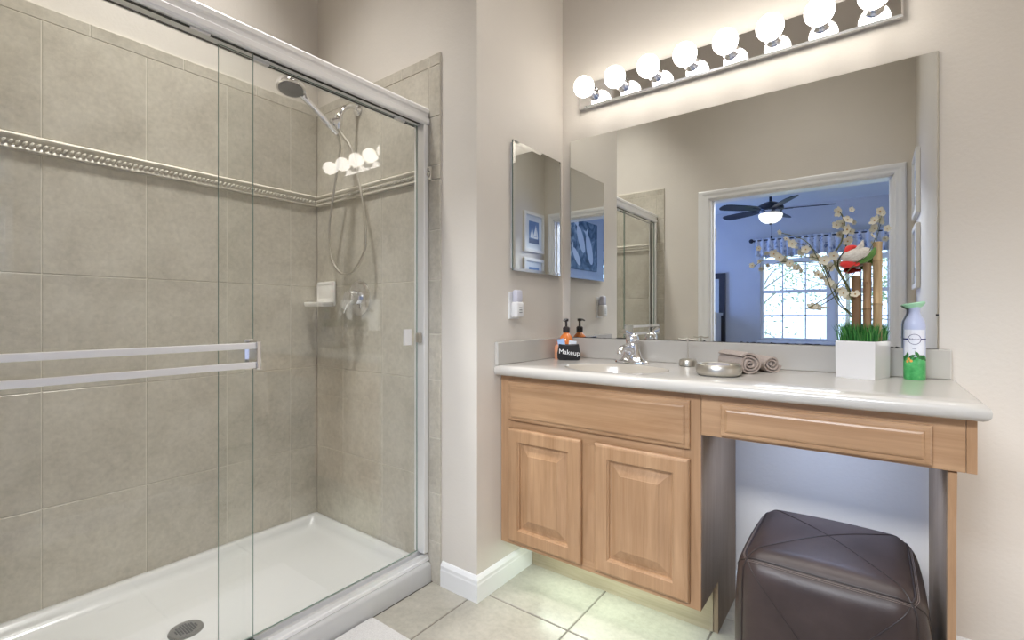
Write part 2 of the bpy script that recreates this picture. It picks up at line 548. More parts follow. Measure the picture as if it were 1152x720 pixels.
T = 0.010
tiled('wall_shower_tile', YD + T, YS - T, [0.354, 0.657, 0.957, 1.252], lambda a, b, h: (XS + h, a, b), 0.07)
tiled('wall_fixture_tile', XS + T, -1.480, [-2.089, -1.786], lambda a, b, h: (a, YS - h, b), 0.07)
tiled('wall_near_tile', XS + T, -1.480, [-2.089, -1.786], lambda a, b, h: (a, YD + h, b), 0.07)
# narrow bullnose columns that reach the floor beside the curb
for nm, fn in (('wall_fixture_edge_tile', lambda a, b, h: (a, YS - h, b)), ('wall_near_edge_tile', lambda a, b, h: (a, YD + h, b))):
    k = MB()
    k.loft([[fn(-1.479, 0, -0.001), fn(-1.416, 0, -0.001), fn(-1.416, 2.19, -0.001), fn(-1.479, 2.19, -0.001)],
            [fn(-1.479, 0, 0.0085), fn(-1.416, 0, 0.0085), fn(-1.416, 2.19, 0.0085), fn(-1.479, 2.19, 0.0085)]])
    k.mat(1)
    zs = [0.0, 0.17, 0.37, 0.60, 0.84, 1.03, 1.253, 1.46, 1.668, 1.728, 1.93, 2.14, 2.19]
    for z0, z1 in zip(zs, zs[1:]):
        flat_tile(k, -1.478, z0 + 0.0014, -1.414, z1 - 0.0014, lambda a, b, h: fn(a, b, h + 0.0075), t=0.003, bev=0.0025)
    struct(k.build(nm, [M['grout'], M['tile']]))


# rope border moulding
def border(name, lo, hi, fn):
    k = MB()
    prof = [(0.0, 1.670), (0.014, 1.670), (0.017, 1.674), (0.015, 1.680), (0.012, 1.684), (0.012, 1.704), (0.016, 1.708),
            (0.019, 1.713), (0.019, 1.719), (0.014, 1.724), (0.010, 1.727), (0.0, 1.727)]
    k.loft([[fn(lo, z, h) for h, z in prof], [fn(hi, z, h) for h, z in prof]])
    n = int((hi - lo) / 0.017)
    for i in range(n):
        a = lo + (i + 0.5) * (hi - lo) / n
        pts = [fn(a - 0.006 + 0.012 * t, 1.685 + 0.018 * t, 0.0125 + 0.004 * math.sin(math.pi * t)) for t in (0, 0.25, 0.5, 0.75, 1)]
        k.tube(pts, [0.002, 0.0048, 0.0055, 0.0048, 0.002], 6)
    return struct(k.build(name, M['trim_tile'], smooth=True))


border('trim_1', YD + 0.01, YS - 0.01, lambda a, z, h: (XS + h + 0.004, a, z))
border('trim_2', XS + 0.012, -1.465, lambda a, z, h: (a, YS - h - 0.004, z))
border('trim_3', XS + 0.012, -1.465, lambda a, z, h: (a, YD + h + 0.004, z))

# baseboards
BP = [(0.0, 0.0), (0.014, 0.0), (0.014, 0.066), (0.0125, 0.072), (0.0125, 0.084), (0.008, 0.093), (0.004, 0.098), (0.0, 0.099)]


def bb_path(name, pts, normals):
    # pts: corner points on the wall line; normals: offset direction at each corner (mitred)
    k = MB()
    k.loft([[(p[0] + n[0] * o, p[1] + n[1] * o, z) for o, z in BP] for p, n in zip(pts, normals)])
    return struct(k.build(name, M['white_trim']))


bb_path('baseboard_left', [(-1.409, YS), (XW, YS), (XW, 1.765)], [(0, -1), (1, -1), (1, 0)])
bb_path('baseboard_vanity', [(-0.428, YV), (0.150, YV)], [(0, -1), (0, -1)])
bb_path('baseboard_vanity_right', [(0.196, YV), (1.30, YV)], [(0, -1), (0, -1)])
bb_path('baseboard_door', [(-1.409, YD), (-1.150, YD)], [(0, 1), (0, 1)])
bb_path('baseboard_right', [(XR, YD + 0.02), (XR, 1.29), (0.43, 1.29)], [(-1, 0), (-1, 1), (0, 1)])

# invented alcove window, added unseen as a glowing fill pane
k = MB().box(0.44, 1.291, 0.10, 1.20, 1.310, 0.14).box(0.44, 1.291, 1.26, 1.20, 1.310, 1.30).box(0.44, 1.291, 0.14, 0.48, 1.310, 1.26).box(1.16, 1.291, 0.14, 1.20, 1.310, 1.26)
w3 = struct(k.build('added_alcove_window', M['white_trim']))
MB().box(0.48, 1.294, 0.14, 1.16, 1.302, 1.26).build('window_pane', M['fill_pane'], w3)

# door casing and jamb
k = MB()
CP = [(0.0, 0.0), (0.0, 0.011), (0.010, 0.016), (0.030, 0.017), (0.050, 0.012), (0.066, 0.013), (0.076, 0.010), (0.078, 0.0)]


def casing(k, y, sgn):
    xo0, xo1, zt = DX0 - 0.095, DX1 + 0.070, DZ + 0.075
    def ring(f):
        return [f(1 - o / 0.078, h) for o, h in CP]
    lw, rw = 0.085, 0.064
    rings = [[(DX0 - 0.010 - q * lw, y + sgn * h, 0) for q, h in [(1 - o / 0.078, h) for o, h in CP]],
             [(DX0 - 0.010 - q * lw, y + sgn * h, DZ + 0.008 + q * 0.068) for q, h in [(1 - o / 0.078, h) for o, h in CP]],
             [(DX1 + 0.006 + q * rw, y + sgn * h, DZ + 0.008 + q * 0.068) for q, h in [(1 - o / 0.078, h) for o, h in CP]],
             [(DX1 + 0.006 + q * rw, y + sgn * h, 0) for q, h in [(1 - o / 0.078, h) for o, h in CP]]]
    k.loft(rings)


casing(k, YD, 1); casing(k, -0.10, -1)
k.box(DX0 - 0.012, -0.101, 0, DX0 + 0.006, YD + 0.001, DZ + 0.006).box(DX1 - 0.006, -0.101, 0, DX1 + 0.012, YD + 0.001, DZ + 0.006)
k.box(DX0, -0.101, DZ - 0.006, DX1, YD + 0.001, DZ + 0.012)
k.box(DX0 + 0.006, -0.045, 0, DX0 + 0.018, -0.012, DZ - 0.006).box(DX1 - 0.018, -0.045, 0, DX1 - 0.006, -0.012, DZ - 0.006)
door = struct(k.build('door_1', M['white_trim']))
for z in (1.775, 1.08, 0.25):
    hg = MB().box(DX0 + 0.0062, -0.098, z - 0.05, DX0 + 0.009, -0.060, z + 0.05).tube([(DX0 + 0.010, -0.103, z - 0.05), (DX0 + 0.010, -0.103, z + 0.05)], 0.006, 8)
    hg.build('door_hinge', M['nickel'], door)

# ------------------------------------------------------------------ bedroom seen through the doorway
BY = -3.2; BX0, BX1, BH = -3.0, 0.75, 2.55
WX0, WX1, WZ0, WZ1 = -1.215, 0.43, 0.765, 2.08
struct(MB().box(-3.12, BY - 0.12, 0, WX0, BY, BH + .1).box(WX1, BY - 0.12, 0, 0.87, BY, BH + .1).box(WX0, BY - 0.12, 0, WX1, BY, WZ0).box(WX0, BY - 0.12, WZ1, WX1, BY, BH + .1).build('wall_bedroom_far', M['bed_paint']))
struct(MB().box(-3.12, BY, 0, BX0, -0.10, BH + .1).build('wall_bedroom_left', M['bed_paint']))
struct(MB().box(BX1, BY, 0, 0.87, -0.10, BH + .1).build('wall_bedroom_right', M['bed_paint']))
struct(MB().box(-3.12, BY - 0.12, BH, 0.87, -0.10, BH + 0.1).build('ceiling_bedroom', M['bed_ceiling']))
struct(MB().box(-3.12, BY - 0.12, -0.06, 0.87, -0.10, 0.0).build('floor_bedroom', M['carpet']))
struct(MB().box(-14, -22, -0.30, 12, BY - 0.12, -0.20).build('ground', M['lawn']))


def window(name, x0, x1):
    z0, z1 = WZ0, WZ1
    k = MB()
    y0, y1 = BY - 0.09, BY - 0.03
    w = 0.034
    k.box(x0, y0, z0, x0 + w, y1, z1).box(x1 - w, y0, z0, x1, y1, z1).box(x0 + w, y0, z0, x1 - w, y1, z0 + w).box(x0 + w, y0, z1 - w, x1 - w, y1, z1)
    k.box(x0 + w, y0 + 0.01, 1.400, x1 - w, y1 - 0.005, 1.440)
    k.box(x0 + w, y0 + 0.01, 1.80, x1 - w, y1 - 0.005, 1.86)
    for q in (1 / 3, 2 / 3):
        xm = x0 + (x1 - x0) * q
        k.box(xm - 0.008, y0 + 0.02, z0 + w, xm + 0.008, y1 - 0.02, z1 - w)
    k.box(x0 + w, y0 + 0.02, 1.092, x1 - w, y1 - 0.02, 1.108)
    f = struct(k.build(name, M['white_trim']))
    MB().box(x0 + w, BY - 0.062, z0 + w, x1 - w, BY - 0.057, z1 - w).build('window_pane', M['pane'], f)
    return f


window('window_1', WX0, -0.425)
window('window_2', -0.365, WX1)
k = MB().box(-0.425, BY - 0.09, WZ0, -0.365, BY - 0.01, WZ1).box(WX0 - 0.03, BY - 0.03, WZ0 - 0.03, WX1 + 0.03, BY + 0.05, WZ0)
struct(k.build('trim_4', M['white_trim']))

# curtain valance on its rod
t = thing('curtain_valance', 'short blue leaf patterned valance on a dark rod above the bedroom window', 'curtain', (-0.40, BY + 0.08, 2.10))
ring0, ring1 = [], []
n = 150
k = MB()
rows = []
for zi, (z, amp) in enumerate(((2.140, 0.008), (2.115, 0.010), (2.085, 0.014), (2.03, 0.022), (1.96, 0.028), (1.885, 0.032))):
    rows.append([(-1.26 + 1.72 * i / n, BY + 0.085 + amp * math.sin(i * 0.95 + 0.6 * math.sin(i * 0.21)), z + (0.012 * math.sin(i * 0.30) if zi == 5 else 0)) for i in range(n + 1)])
k.loft(rows, close=False, cap0=False, cap1=False)
o = k.build('fabric', M['valance'], t, smooth=True, angle=80)
sm = o.modifiers.new('thickness', 'SOLIDIFY'); sm.thickness = 0.003
MB().tube([(-1.29, BY + 0.085, 2.112), (0.48, BY + 0.085, 2.112)], 0.009, 10).build('rod', M['fan_dark'], t, smooth=True)
MB().ball((-1.31, BY + 0.085, 2.112), 0.030, 16).build('finial', M['fan_dark'], t, smooth=True)
MB().box(-1.285, BY, 2.10, -1.27, BY + 0.085, 2.12).build('bracket', M['fan_dark'], t)

# ceiling fan
FX, FY = -0.91, -2.0
t = thing('ceiling_fan', 'dark five bladed ceiling fan with a lit white glass bowl in the bedroom', 'ceiling fan', (FX, FY, BH))
MB().lathe([(0.0, 2.55), (0.055, 2.55), (0.055, 2.53), (0.03, 2.50), (0.0, 2.50)], (FX, FY, 0), 24).build('canopy', M['fan_dark'], t, smooth=True)
MB().tube([(FX, FY, 2.52), (FX, FY, 2.36)], 0.014, 12).build('down_rod', M['fan_dark'], t, smooth=True)
MB().lathe([(0.0, 2.385), (0.04, 2.385), (0.07, 2.375), (0.125, 2.345), (0.135, 2.315), (0.135, 2.295), (0.11, 2.285), (0.0, 2.285)], (FX, FY, 0), 36).build('motor_housing', M['fan_dark'], t, smooth=True)
MB().lathe([(0.0, 2.288), (0.115, 2.288), (0.12, 2.278), (0.12, 2.255), (0.11, 2.245), (0.0, 2.245)], (FX, FY, 0), 36).build('metal_band', M['fan_chrome'], t, smooth=True)
MB().lathe([(0.0, 2.247), (0.118, 2.247), (0.122, 2.235), (0.115, 2.205), (0.095, 2.172), (0.06, 2.150), (0.0, 2.142)], (FX, FY, 0), 36).build('glass_bowl', M['fan_bowl'], t, smooth=True)
MB().lathe([(0.0, 2.144), (0.012, 2.143), (0.012, 2.128), (0.0, 2.122)], (FX, FY, 0), 12).build('bowl_finial', M['fan_dark'], t, smooth=True)
k = MB().tube([(FX + 0.01, FY, 2.125), (FX + 0.01, FY, 1.995)], 0.0022, 6).ball((FX + 0.01, FY, 1.985), 0.010, 10, (1, 1, 1.8))
k.build('pull_chain', M['fan_dark'], t, smooth=True)
for a in (350, 62, 134, 206, 278):
    k = MB()
    tilt = R(-13)
    outl = [(0.14, 0.030), (0.20, 0.052), (0.30, 0.064), (0.52, 0.070), (0.58, 0.062), (0.61, 0.036), (0.615, 0.0)]
    up = [(r, w) for r, w in outl] + [(r, -w) for r, w in reversed(outl[:-1])]
    lo = [Vector((r, w * math.cos(tilt), w * math.sin(tilt) - 0.004)) for r, w in up]
    hi = [p + Vector((0, 0, 0.008)) for p in lo]
    k.loft([lo, hi])
    k.box(0.09, -0.014, -0.008, 0.22, 0.014, -0.002)
    k.rot(Matrix.Translation((FX, FY, 2.300)) @ Matrix.Rotation(R(a), 4, 'Z'))
    k.build('blade', M['fan_dark'], t)

# tall dark framed mirror and dresser in the bedroom corner
t = thing('floor_mirror', 'tall dark framed mirror leaning on the bedroom wall left of the window', 'mirror', (-1.95, BY + 0.03, 0))
k = MB()
k.box(-2.25, BY + 0.004, 0.0, -2.17, BY + 0.05, 1.70).box(-1.735, BY + 0.004, 0.0, -1.655, BY + 0.05, 1.70).box(-2.17, BY + 0.004, 1.62, -1.735, BY + 0.05, 1.70).box(-2.17, BY + 0.004, 0.0, -1.735, BY + 0.05, 0.10)
k.build('frame', M['dark_wood'], t)
MB().box(-2.17, BY + 0.010, 0.10, -1.735, BY + 0.022, 1.62).build('mirror_glass', M['mirror'], t)
t = thing('dresser', 'pale chest of drawers with dark knobs in the bedroom corner', 'dresser', (-2.35, -2.78, 0))
DX = -1.685
MB().box(-2.80, -3.05, 0.06, DX, -2.60, 1.10).box(-2.82, -3.07, 1.10, DX + 0.02, -2.58, 1.135).build('body', M['pale_wood'], t)
for r in range(5):
    z = 0.10 + r * 0.2
    d = MB().box(-2.78, -2.60, z, DX - 0.02, -2.583, z + 0.185, 0.004).build('drawer', M['pale_wood'], t)
    for q in (-1.76, -2.55):
        MB().ball((q, -2.575, z + 0.09), 0.014, 10).build('knob', M['dark_wood'], d, smooth=True)
for sx in (-2.78, DX - 0.06):
    for sy in (-3.03, -2.66):
        MB().box(sx, sy, 0.0, sx + 0.04, sy + 0.04, 0.06).build('foot', M['dark_wood'], t)

# fish painting on the bedroom's right wall
t = thing('wall_painting', 'large blue sea painting of silver fish on the bedroom side wall', 'painting', (BX1 - 0.02, -1.72, 1.74))
MB().box(BX1 - 0.035, -2.10, 1.72, BX1 - 0.002, -1.36, 2.38).build('canvas', M['sea_paint'], t)
k = MB()
for (cy, cz, a, s) in ((-1.62, 2.12, 62, 0.24), (-1.86, 2.0, 70, 0.26), (-1.50, 1.88, 48, 0.18)):
    body = []
    for i in range(24):
        u = 2 * math.pi * i / 24
        body.append((math.cos(u) * s * 0.8, math.sin(u) * s * 0.30))
    tail = [(s * 0.72, 0), (s * 1.15, s * 0.28), (s * 1.0, 0), (s * 1.15, -s * 0.28)]
    for shp in (body, tail):
        ca, sa = math.cos(R(a)), math.sin(R(a))
        q = [(cy + p[0] * ca - p[1] * sa, cz + p[0] * sa + p[1] * ca) for p in shp]
        q = [(max(-2.09, min(-1.37, y)), max(1.73, min(2.37, z))) for y, z in q]
        k.loft([[(BX1 - 0.035, y, z) for y, z in q], [(BX1 - 0.040, y, z) for y, z in q]])
k.build('fish_figures', M['sail_white'], t)

# trees outside the bedroom window
random.seed(11)


def tree(label, x, y, h, cr, n):
    t = thing('garden_tree', label, 'tree', (x, y, -0.2))
    k = MB()
    k.tube([(x, y, -0.2), (x + 0.05, y, h * 0.3), (x - 0.05, y, h * 0.62), (x, y, h * 0.9)], [0.07, 0.05, 0.04, 0.015], 8, 4)
    tips = []
    for i in range(16):
        a = random.uniform(0, 6.28); z0 = h * random.uniform(0.12, 0.75)
        L = cr * random.uniform(0.7, 1.1)
        e = Vector((x + math.cos(a) * L, y + math.sin(a) * L * 0.8, z0 + random.uniform(-0.2, 0.9)))
        m_ = Vector((x, y, z0)).lerp(e, 0.5) + Vector((0, 0, random.uniform(0.0, 0.35)))
        k.tube([(x, y, z0), m_, e], [0.022, 0.014, 0.005], 6, 4)
        tips += [m_, e, m_.lerp(e, 0.5)]
    k.build('trunk', M['bark'], t, smooth=True)
    k = MB()
    for i in range(n):
        c = random.choice(tips) + Vector((random.gauss(0, 0.28), random.gauss(0, 0.28), random.gauss(0, 0.26)))
        d = Vector((random.gauss(0, 1), random.gauss(0, 1), random.gauss(0, 1))).normalized()
        e = d.orthogonal().normalized(); s = random.uniform(0.03, 0.065)
        k.quad(c - d * s, c + e * s * 0.45, c + d * s, c - e * s * 0.45)
    f = k.build('foliage', M['leaf'], t)


tree('leafy tree outside the left part of the bedroom window', -2.3, -9.4, 5.0, 1.1, 1000)
tree('loose branched tree outside the right part of the bedroom window', 0.7, -7.2, 4.4, 1.1, 1000)
tree('farthest tree seen through the middle of the bedroom window', -0.6, -13.5, 6.0, 1.6, 1200)

# ------------------------------------------------------------------ shower
PX0, PX1, PY0, PY1 = XS + 0.010, -1.463, YD + 0.011, YS - 0.011


def rrect(x0, y0, x1, y1, r, z, n=6):
    out = []
    for cx, cy, a0 in ((x1 - r, y1 - r, 0), (x0 + r, y1 - r, 90), (x0 + r, y0 + r, 180), (x1 - r, y0 + r, 270)):
        for i in range(n + 1):
            a = R(a0 + 90 * i / n)
            out.append((cx + r * math.cos(a), cy + r * math.sin(a), z))
    return out


t = thing('shower_pan', 'white acrylic shower pan with raised front curb', 'shower pan', ((PX0 + PX1) / 2, 0.71, 0))
k = MB()
ins = [(0.0, 0.0, 0.0, 0.0), (0.0, 0.072, 0, 0), ]
rings = [rrect(PX0, PY0, PX1, PY1, 0.004, 0.0),
         rrect(PX0, PY0, PX1, PY1, 0.004, 0.070),
         rrect(PX0 + 0.003, PY0 + 0.003, PX1 - 0.004, PY1 - 0.003, 0.006, 0.080),
         rrect(PX0 + 0.010, PY0 + 0.010, PX1 - 0.014, PY1 - 0.010, 0.010, 0.085),
         rrect(PX0 + 0.034, PY0 + 0.034, PX1 - 0.092, PY1 - 0.034, 0.016, 0.085),
         rrect(PX0 + 0.044, PY0 + 0.044, PX1 - 0.100, PY1 - 0.044, 0.020, 0.081),
         rrect(PX0 + 0.052, PY0 + 0.052, PX1 - 0.106, PY1 - 0.052, 0.024, 0.064),
         rrect(PX0 + 0.066, PY0 + 0.066, PX1 - 0.118, PY1 - 0.066, 0.036, 0.046),
         rrect(PX0 + 0.095, PY0 + 0.095, PX1 - 0.140, PY1 - 0.095, 0.055, 0.039),
         rrect(PX0 + 0.25, PY0 + 0.30, PX1 - 0.26, PY1 - 0.30, 0.08, 0.034)]
k.loft(rings)
k.build('basin', M['acrylic'], t, smooth=True, angle=50)
d = MB().lathe([(0.0, 0.040), (0.034, 0.040), (0.040, 0.042), (0.048, 0.041), (0.052, 0.035), (0.052, 0.0335), (0.0, 0.0335)], (-1.868, 0.640, 0), 36).build('drain', M['drain_metal'], t, smooth=True)
k = MB()
for i in range(-4, 5):
    for j in range(-4, 5):
        if math.hypot(i, j) < 4.3:
            x = -1.868 + i * 0.0075; y = 0.640 + j * 0.0075
            k.box(x - 0.0026, y - 0.0026, 0.0398, x + 0.0026, y + 0.0026, 0.0405)
k.build('drain_holes', M['dark_gap'], d)

XG1, XG2 = -1.492, -1.522       # outer and inner sliding glass planes
t = thing('shower_enclosure', 'chrome framed sliding glass shower enclosure standing on the pan curb', 'shower door', (-1.507, 0.71, 0.085))
y0, y1 = PY0 + 0.001, PY1 - 0.001
hp = [(-1.480, 1.902), (-1.474, 1.905), (-1.472, 1.912), (-1.474, 1.925), (-1.478, 1.932), (-1.478, 1.945), (-1.474, 1.951), (-1.474, 1.962), (-1.480, 1.970), (-1.492, 1.974), (-1.540, 1.974), (-1.544, 1.970), (-1.544, 1.902),
      (-1.540, 1.900), (-1.536, 1.902), (-1.536, 1.925), (-1.484, 1.925), (-1.484, 1.902)]
hp = [(-1.482, 1.900), (-1.476, 1.903), (-1.473, 1.909), (-1.473, 1.925), (-1.478, 1.930), (-1.478, 1.944), (-1.473, 1.949), (-1.473, 1.962), (-1.480, 1.970), (-1.494, 1.974), (-1.540, 1.974), (-1.546, 1.968), (-1.546, 1.900)]
hd = MB().prof_y(hp, y0, y1).build('header_rail', M['satin'], t)
MB().box(-1.538, y0 + 0.03, 1.8985, -1.530, y1 - 0.03, 1.9002).box(-1.500, y0 + 0.03, 1.8985, -1.490, y1 - 0.03, 1.9002).build('track_groove', M['dark_gap'], hd)
bp = [(-1.476, 0.0862), (-1.478, 0.096), (-1.484, 0.098), (-1.486, 0.112), (-1.498, 0.112), (-1.500, 0.100), (-1.513, 0.100), (-1.515, 0.118), (-1.530, 0.118), (-1.534, 0.0862)]
MB().prof_y(bp, y0, y1).build('bottom_rail', M['satin'], t)
for ya, yb in ((y0, y0 + 0.026), (y1 - 0.026, y1)):
    MB().box(-1.540, ya, 0.118, -1.478, yb, 1.900, 0.004).box(-1.530, ya + 0.002, 0.119, -1.512, yb - 0.0, 1.899, 0.002).build('wall_jamb', M['satin'], t)


def glass_panel(x, ya, yb, name):
    k = MB()
    k.box(x - 0.003, ya, 0.122, x + 0.003, yb, 1.899)
    for f in k.bm.faces:
        if abs(f.normal.x) < 0.5: f.material_index = 1
    return k.build(name, [M['glass'], M['glass_edge']], t)


p1 = glass_panel(XG1, y0 + 0.03, 0.688, 'outer_door')
p2 = glass_panel(XG2, 0.604, y1 - 0.027, 'inner_door')
for o in (p1, p2): o['label'] = 'clear glass sliding panel'
# towel bar pull on the outer door: two square bars with end brackets
k = MB()
k.box(-1.440, 0.120, 1.011, -1.428, 0.668, 1.029, 0.002)
k.box(-1.440, 0.120, 0.955, -1.428, 0.668, 0.973, 0.002)
tb = k.build('towel_bar', M['satin'], p1)
for yy in (0.668, 0.108):
    k = MB().box(-1.488, yy, 0.951, -1.424, yy + 0.012, 1.033, 0.002).box(-1.489, yy - 0.006, 0.947, -1.486, yy + 0.018, 1.037)
    k.build('bar_bracket', M['chrome'], p1)
k = MB().box(-1.514, 1.290, 0.985, -1.508, 1.326, 1.050, 0.002).box(-1.519, 1.290, 0.985, -1.514, 1.330, 1.050, 0.0015)
k.build('pull_knob', M['satin'], p2)
MB().box(-1.506, 1.345, 0.995, -1.488, 1.366, 1.035, 0.003).build('bumper', M['nickel'], t)
for yy in (0.634,):
    MB().box(-1.512, yy, 0.112, -1.486, yy + 0.06, 0.128, 0.003).build('bottom_guide', M['dark_gap'], t)
for yy, xx in ((0.52, XG1), (0.16, XG1), (0.70, XG2), (1.25, XG2)):
    MB().box(xx - 0.006, yy, 1.893, xx + 0.006, yy + 0.05, 1.8995, 0.001).build('roller_clip', M['satin'], p1 if xx == XG1 else p2)

# hand shower on its arm
SX = -1.966
t = thing('hand_shower', 'chrome hand shower on a wall arm with looped hose', 'shower head', (SX, YS, 2.09))
MB().lathe([(0.0, 0.0), (0.030, 0.0), (0.030, 0.004), (0.022, 0.012), (0.012, 0.016), (0.0, 0.016)], (SX, YS - 0.0105, 2.088), 28, 'y').build('flange', M['chrome'], t, smooth=True)
MB().tube([(SX, YS - 0.012, 2.088), (SX, YS - 0.045, 2.094), (SX, YS - 0.085, 2.072), (SX, YS - 0.112, 2.022)], 0.0095, 12, 5).build('shower_arm', M['chrome'], t, smooth=True)
MB().lathe([(0.0, 2.030), (0.014, 2.030), (0.018, 2.022), (0.018, 1.990), (0.014, 1.982), (0.010, 1.965), (0.0, 1.965)], (SX, YS - 0.116, 0), 20).tube([(SX, YS - 0.116, 2.004), (SX - 0.003, YS - 0.146, 1.988)], 0.017, 14).build('holder', M['chrome'], t, smooth=True)
hs = Vector((SX - 0.004, 1.284, 1.945)); he = Vector((SX - 0.022, 1.128, 2.066))
MB().tube([hs, hs.lerp(he, 0.3), hs.lerp(he, 0.7), he], [0.0115, 0.015, 0.0135, 0.012, 0.015], 14, 4).build('handle', M['chrome'], t, smooth=True)
k = MB()
k.lathe([(0.0, 0.018), (0.025, 0.017), (0.045, 0.010), (0.058, 0.0), (0.061, -0.010), (0.058, -0.017), (0.0, -0.017)], (0, 0, 0), 36)
hm = Matrix.Translation((SX - 0.030, 1.080, 2.094)) @ Matrix.Rotation(R(-9), 4, 'X') @ Matrix.Rotation(R(-8), 4, 'Y')
# spray face looks down and toward the room
k.rot(hm)
hdm = k.build('spray_head', M['chrome'], t, smooth=True)
k = MB().lathe([(0.0, -0.0172), (0.050, -0.0172), (0.050, -0.019), (0.0, -0.020)], (0, 0, 0), 36)
k.rot(hm); k.build('spray_face', M['nozzle'], hdm, smooth=True)
MB().tube([hm @ Vector((0.02, 0.052, -0.012)), hm @ Vector((0.024, 0.060, -0.036))], 0.004, 8).build('spray_lever', M['chrome'], hdm, smooth=True)
HOSE = [(SX - 0.004, 1.285, 1.943), (-1.990, 1.312, 1.90), (-2.030, 1.33, 1.84), (-2.085, 1.335, 1.67), (-2.118, 1.335, 1.511), (-2.098, 1.335, 1.39), (-2.042, 1.335, 1.322), (-1.978, 1.335, 1.298),
        (-1.908, 1.335, 1.318), (-1.846, 1.335, 1.38), (-1.826, 1.335, 1.454), (-1.846, 1.335, 1.61), (-1.885, 1.33, 1.758), (-1.915, 1.32, 1.875), (-1.950, 1.30, 1.935), (SX, YS - 0.116, 1.967)]
MB().tube(HOSE, 0.0062, 10, 8).build('hose', M['nickel'], t, smooth=True)

t = thing('shower_valve', 'round chrome shower valve with lever on the tiled end wall', 'shower valve', (-1.955, YS, 1.19))
MB().lathe([(0.0, 0.0), (0.084, 0.0), (0.084, 0.004), (0.074, 0.010), (0.050, 0.016), (0.035, 0.018), (0.0, 0.018)], (-1.955, YS - 0.0105, 1.19), 40, 'y').build('escutcheon', M['chrome'], t, smooth=True)
MB().lathe([(0.030, 0.018), (0.034, 0.022), (0.036, 0.050), (0.030, 0.066), (0.018, 0.072), (0.0, 0.073)], (-1.955, YS - 0.0105, 1.19), 32, 'y').tube([(-1.960, YS - 0.068, 1.175), (-1.972, YS - 0.074, 1.148), (-1.982, YS - 0.078, 1.118)], [0.013, 0.009, 0.006], 10, 3).build('lever_handle', M['chrome'], t, smooth=True)

t = thing('soap_dish', 'white ceramic soap dish on the tile in the shower corner', 'soap dish', (-2.222, YS, 1.15))
k = MB()
k.box(-2.300, YS - 0.026, 1.150, -2.145, YS - 0.0105, 1.278, 0.008)
k.build('back_plate', M['soap_ceramic'], t, smooth=True)
k = MB()
rg = []
for off, yo in ((0.0, -0.026), (0.012, -0.0275), (0.018, -0.020)):
    rg.append([(x, YS + yo, z) for x, z in ((-2.296 + off, 1.176 + off), (-2.149 - off, 1.176 + off), (-2.149 - off, 1.274 - off), (-2.296 + off, 1.274 - off))])
k.loft(rg, True, False, True)
tray = [rrect(-2.300, YS - 0.100, -2.145, YS - 0.020, 0.022, 1.150), rrect(-2.304, YS - 0.104, -2.141, YS - 0.020, 0.024, 1.166), rrect(-2.302, YS - 0.102, -2.143, YS - 0.020, 0.024, 1.172),
        rrect(-2.294, YS - 0.094, -2.151, YS - 0.024, 0.02, 1.170), rrect(-2.288, YS - 0.086, -2.157, YS - 0.028, 0.018, 1.160)]
k.loft(tray)
k.build('tray', M['soap_ceramic'], t, smooth=True)

# bath mat in front of the curb
k = MB()
k.loft([rrect(-1.452, 0.42, -0.95, 1.090, 0.012, 0.0005), rrect(-1.456, 0.416, -0.946, 1.094, 0.014, 0.006), rrect(-1.450, 0.422, -0.952, 1.088, 0.012, 0.013), rrect(-1.44, 0.432, -0.962, 1.078, 0.01, 0.014)])
tag(k.build('bath_mat', M['rug'], smooth=True), 'white cotton bath mat lying on the floor against the shower curb', 'bath mat')

# ------------------------------------------------------------------ vanity
CF = 1.555       # cabinet face
ZC0, ZC1 = 0.180, 0.862
CX1 = -0.426


def panel(k, x0, z0, x1, z1, yb, rings):
    rr = []
    for i, d in rings:
        rr.append([(x0 + i, yb - d, z0 + i), (x1 - i, yb - d, z0 + i), (x1 - i, yb - d, z1 - i), (x0 + i, yb - d, z1 - i)])
    k.loft(rr)


DOOR_R = [(0, 0), (0, 0.012), (0.004, 0.017), (0.010, 0.019), (0.050, 0.019), (0.052, 0.015), (0.056, 0.013), (0.058, 0.006), (0.066, 0.0055), (0.098, 0.016), (0.100, 0.0175)]
DRAW_R = [(0, 0), (0, 0.010), (0.004, 0.013), (0.013, 0.014), (0.016, 0.018), (0.021, 0.020)]
t = thing('vanity_cabinet', 'maple vanity cabinet with two raised panel doors under the sink', 'cabinet', ((XW + CX1) / 2, 1.80, 0))
k = MB()
# carcass: sides, bottom, back rail and face frame
k.box(XW + 0.002, CF + 0.018, ZC0, XW + 0.018, YV - 0.016, ZC1).box(XW + 0.018, CF + 0.018, ZC0, CX1 - 0.016, YV - 0.016, ZC0 + 0.016)
k.box(XW + 0.018, YV - 0.030, ZC0 + 0.016, CX1 - 0.016, YV - 0.016, ZC1 - 0.02)
k.build('carcass', M['wood_v'], t)
k = MB()
k.box(CX1 - 0.016, CF + 0.018, ZC0, CX1, YV - 0.016, ZC1).box(CX1 - 0.016, 1.765, 0.0, CX1, YV - 0.016, ZC0)
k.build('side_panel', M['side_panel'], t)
k = MB()
k.box(XW + 0.002, CF, ZC0, -1.150, CF + 0.018, ZC1, 0.001).box(-0.486, CF, ZC0, CX1, CF + 0.018, ZC1, 0.001)
k.box(-0.870, CF, ZC0 + 0.04, -0.765, CF + 0.018, 0.64, 0.001)
k.mat(1)
k.box(-1.150, CF, 0.815, -0.486, CF + 0.018, ZC1, 0.001).box(-1.150, CF, 0.64, -0.486, CF + 0.018, 0.70, 0.001).box(-1.150, CF, ZC0, -0.486, CF + 0.018, ZC0 + 0.04, 0.001)
k.build('face_frame', [M['wood_v'], M['wood_h']], t)
k = MB(); panel(k, -1.176, 0.685, -0.458, 0.838, CF - 0.0005, DRAW_R)
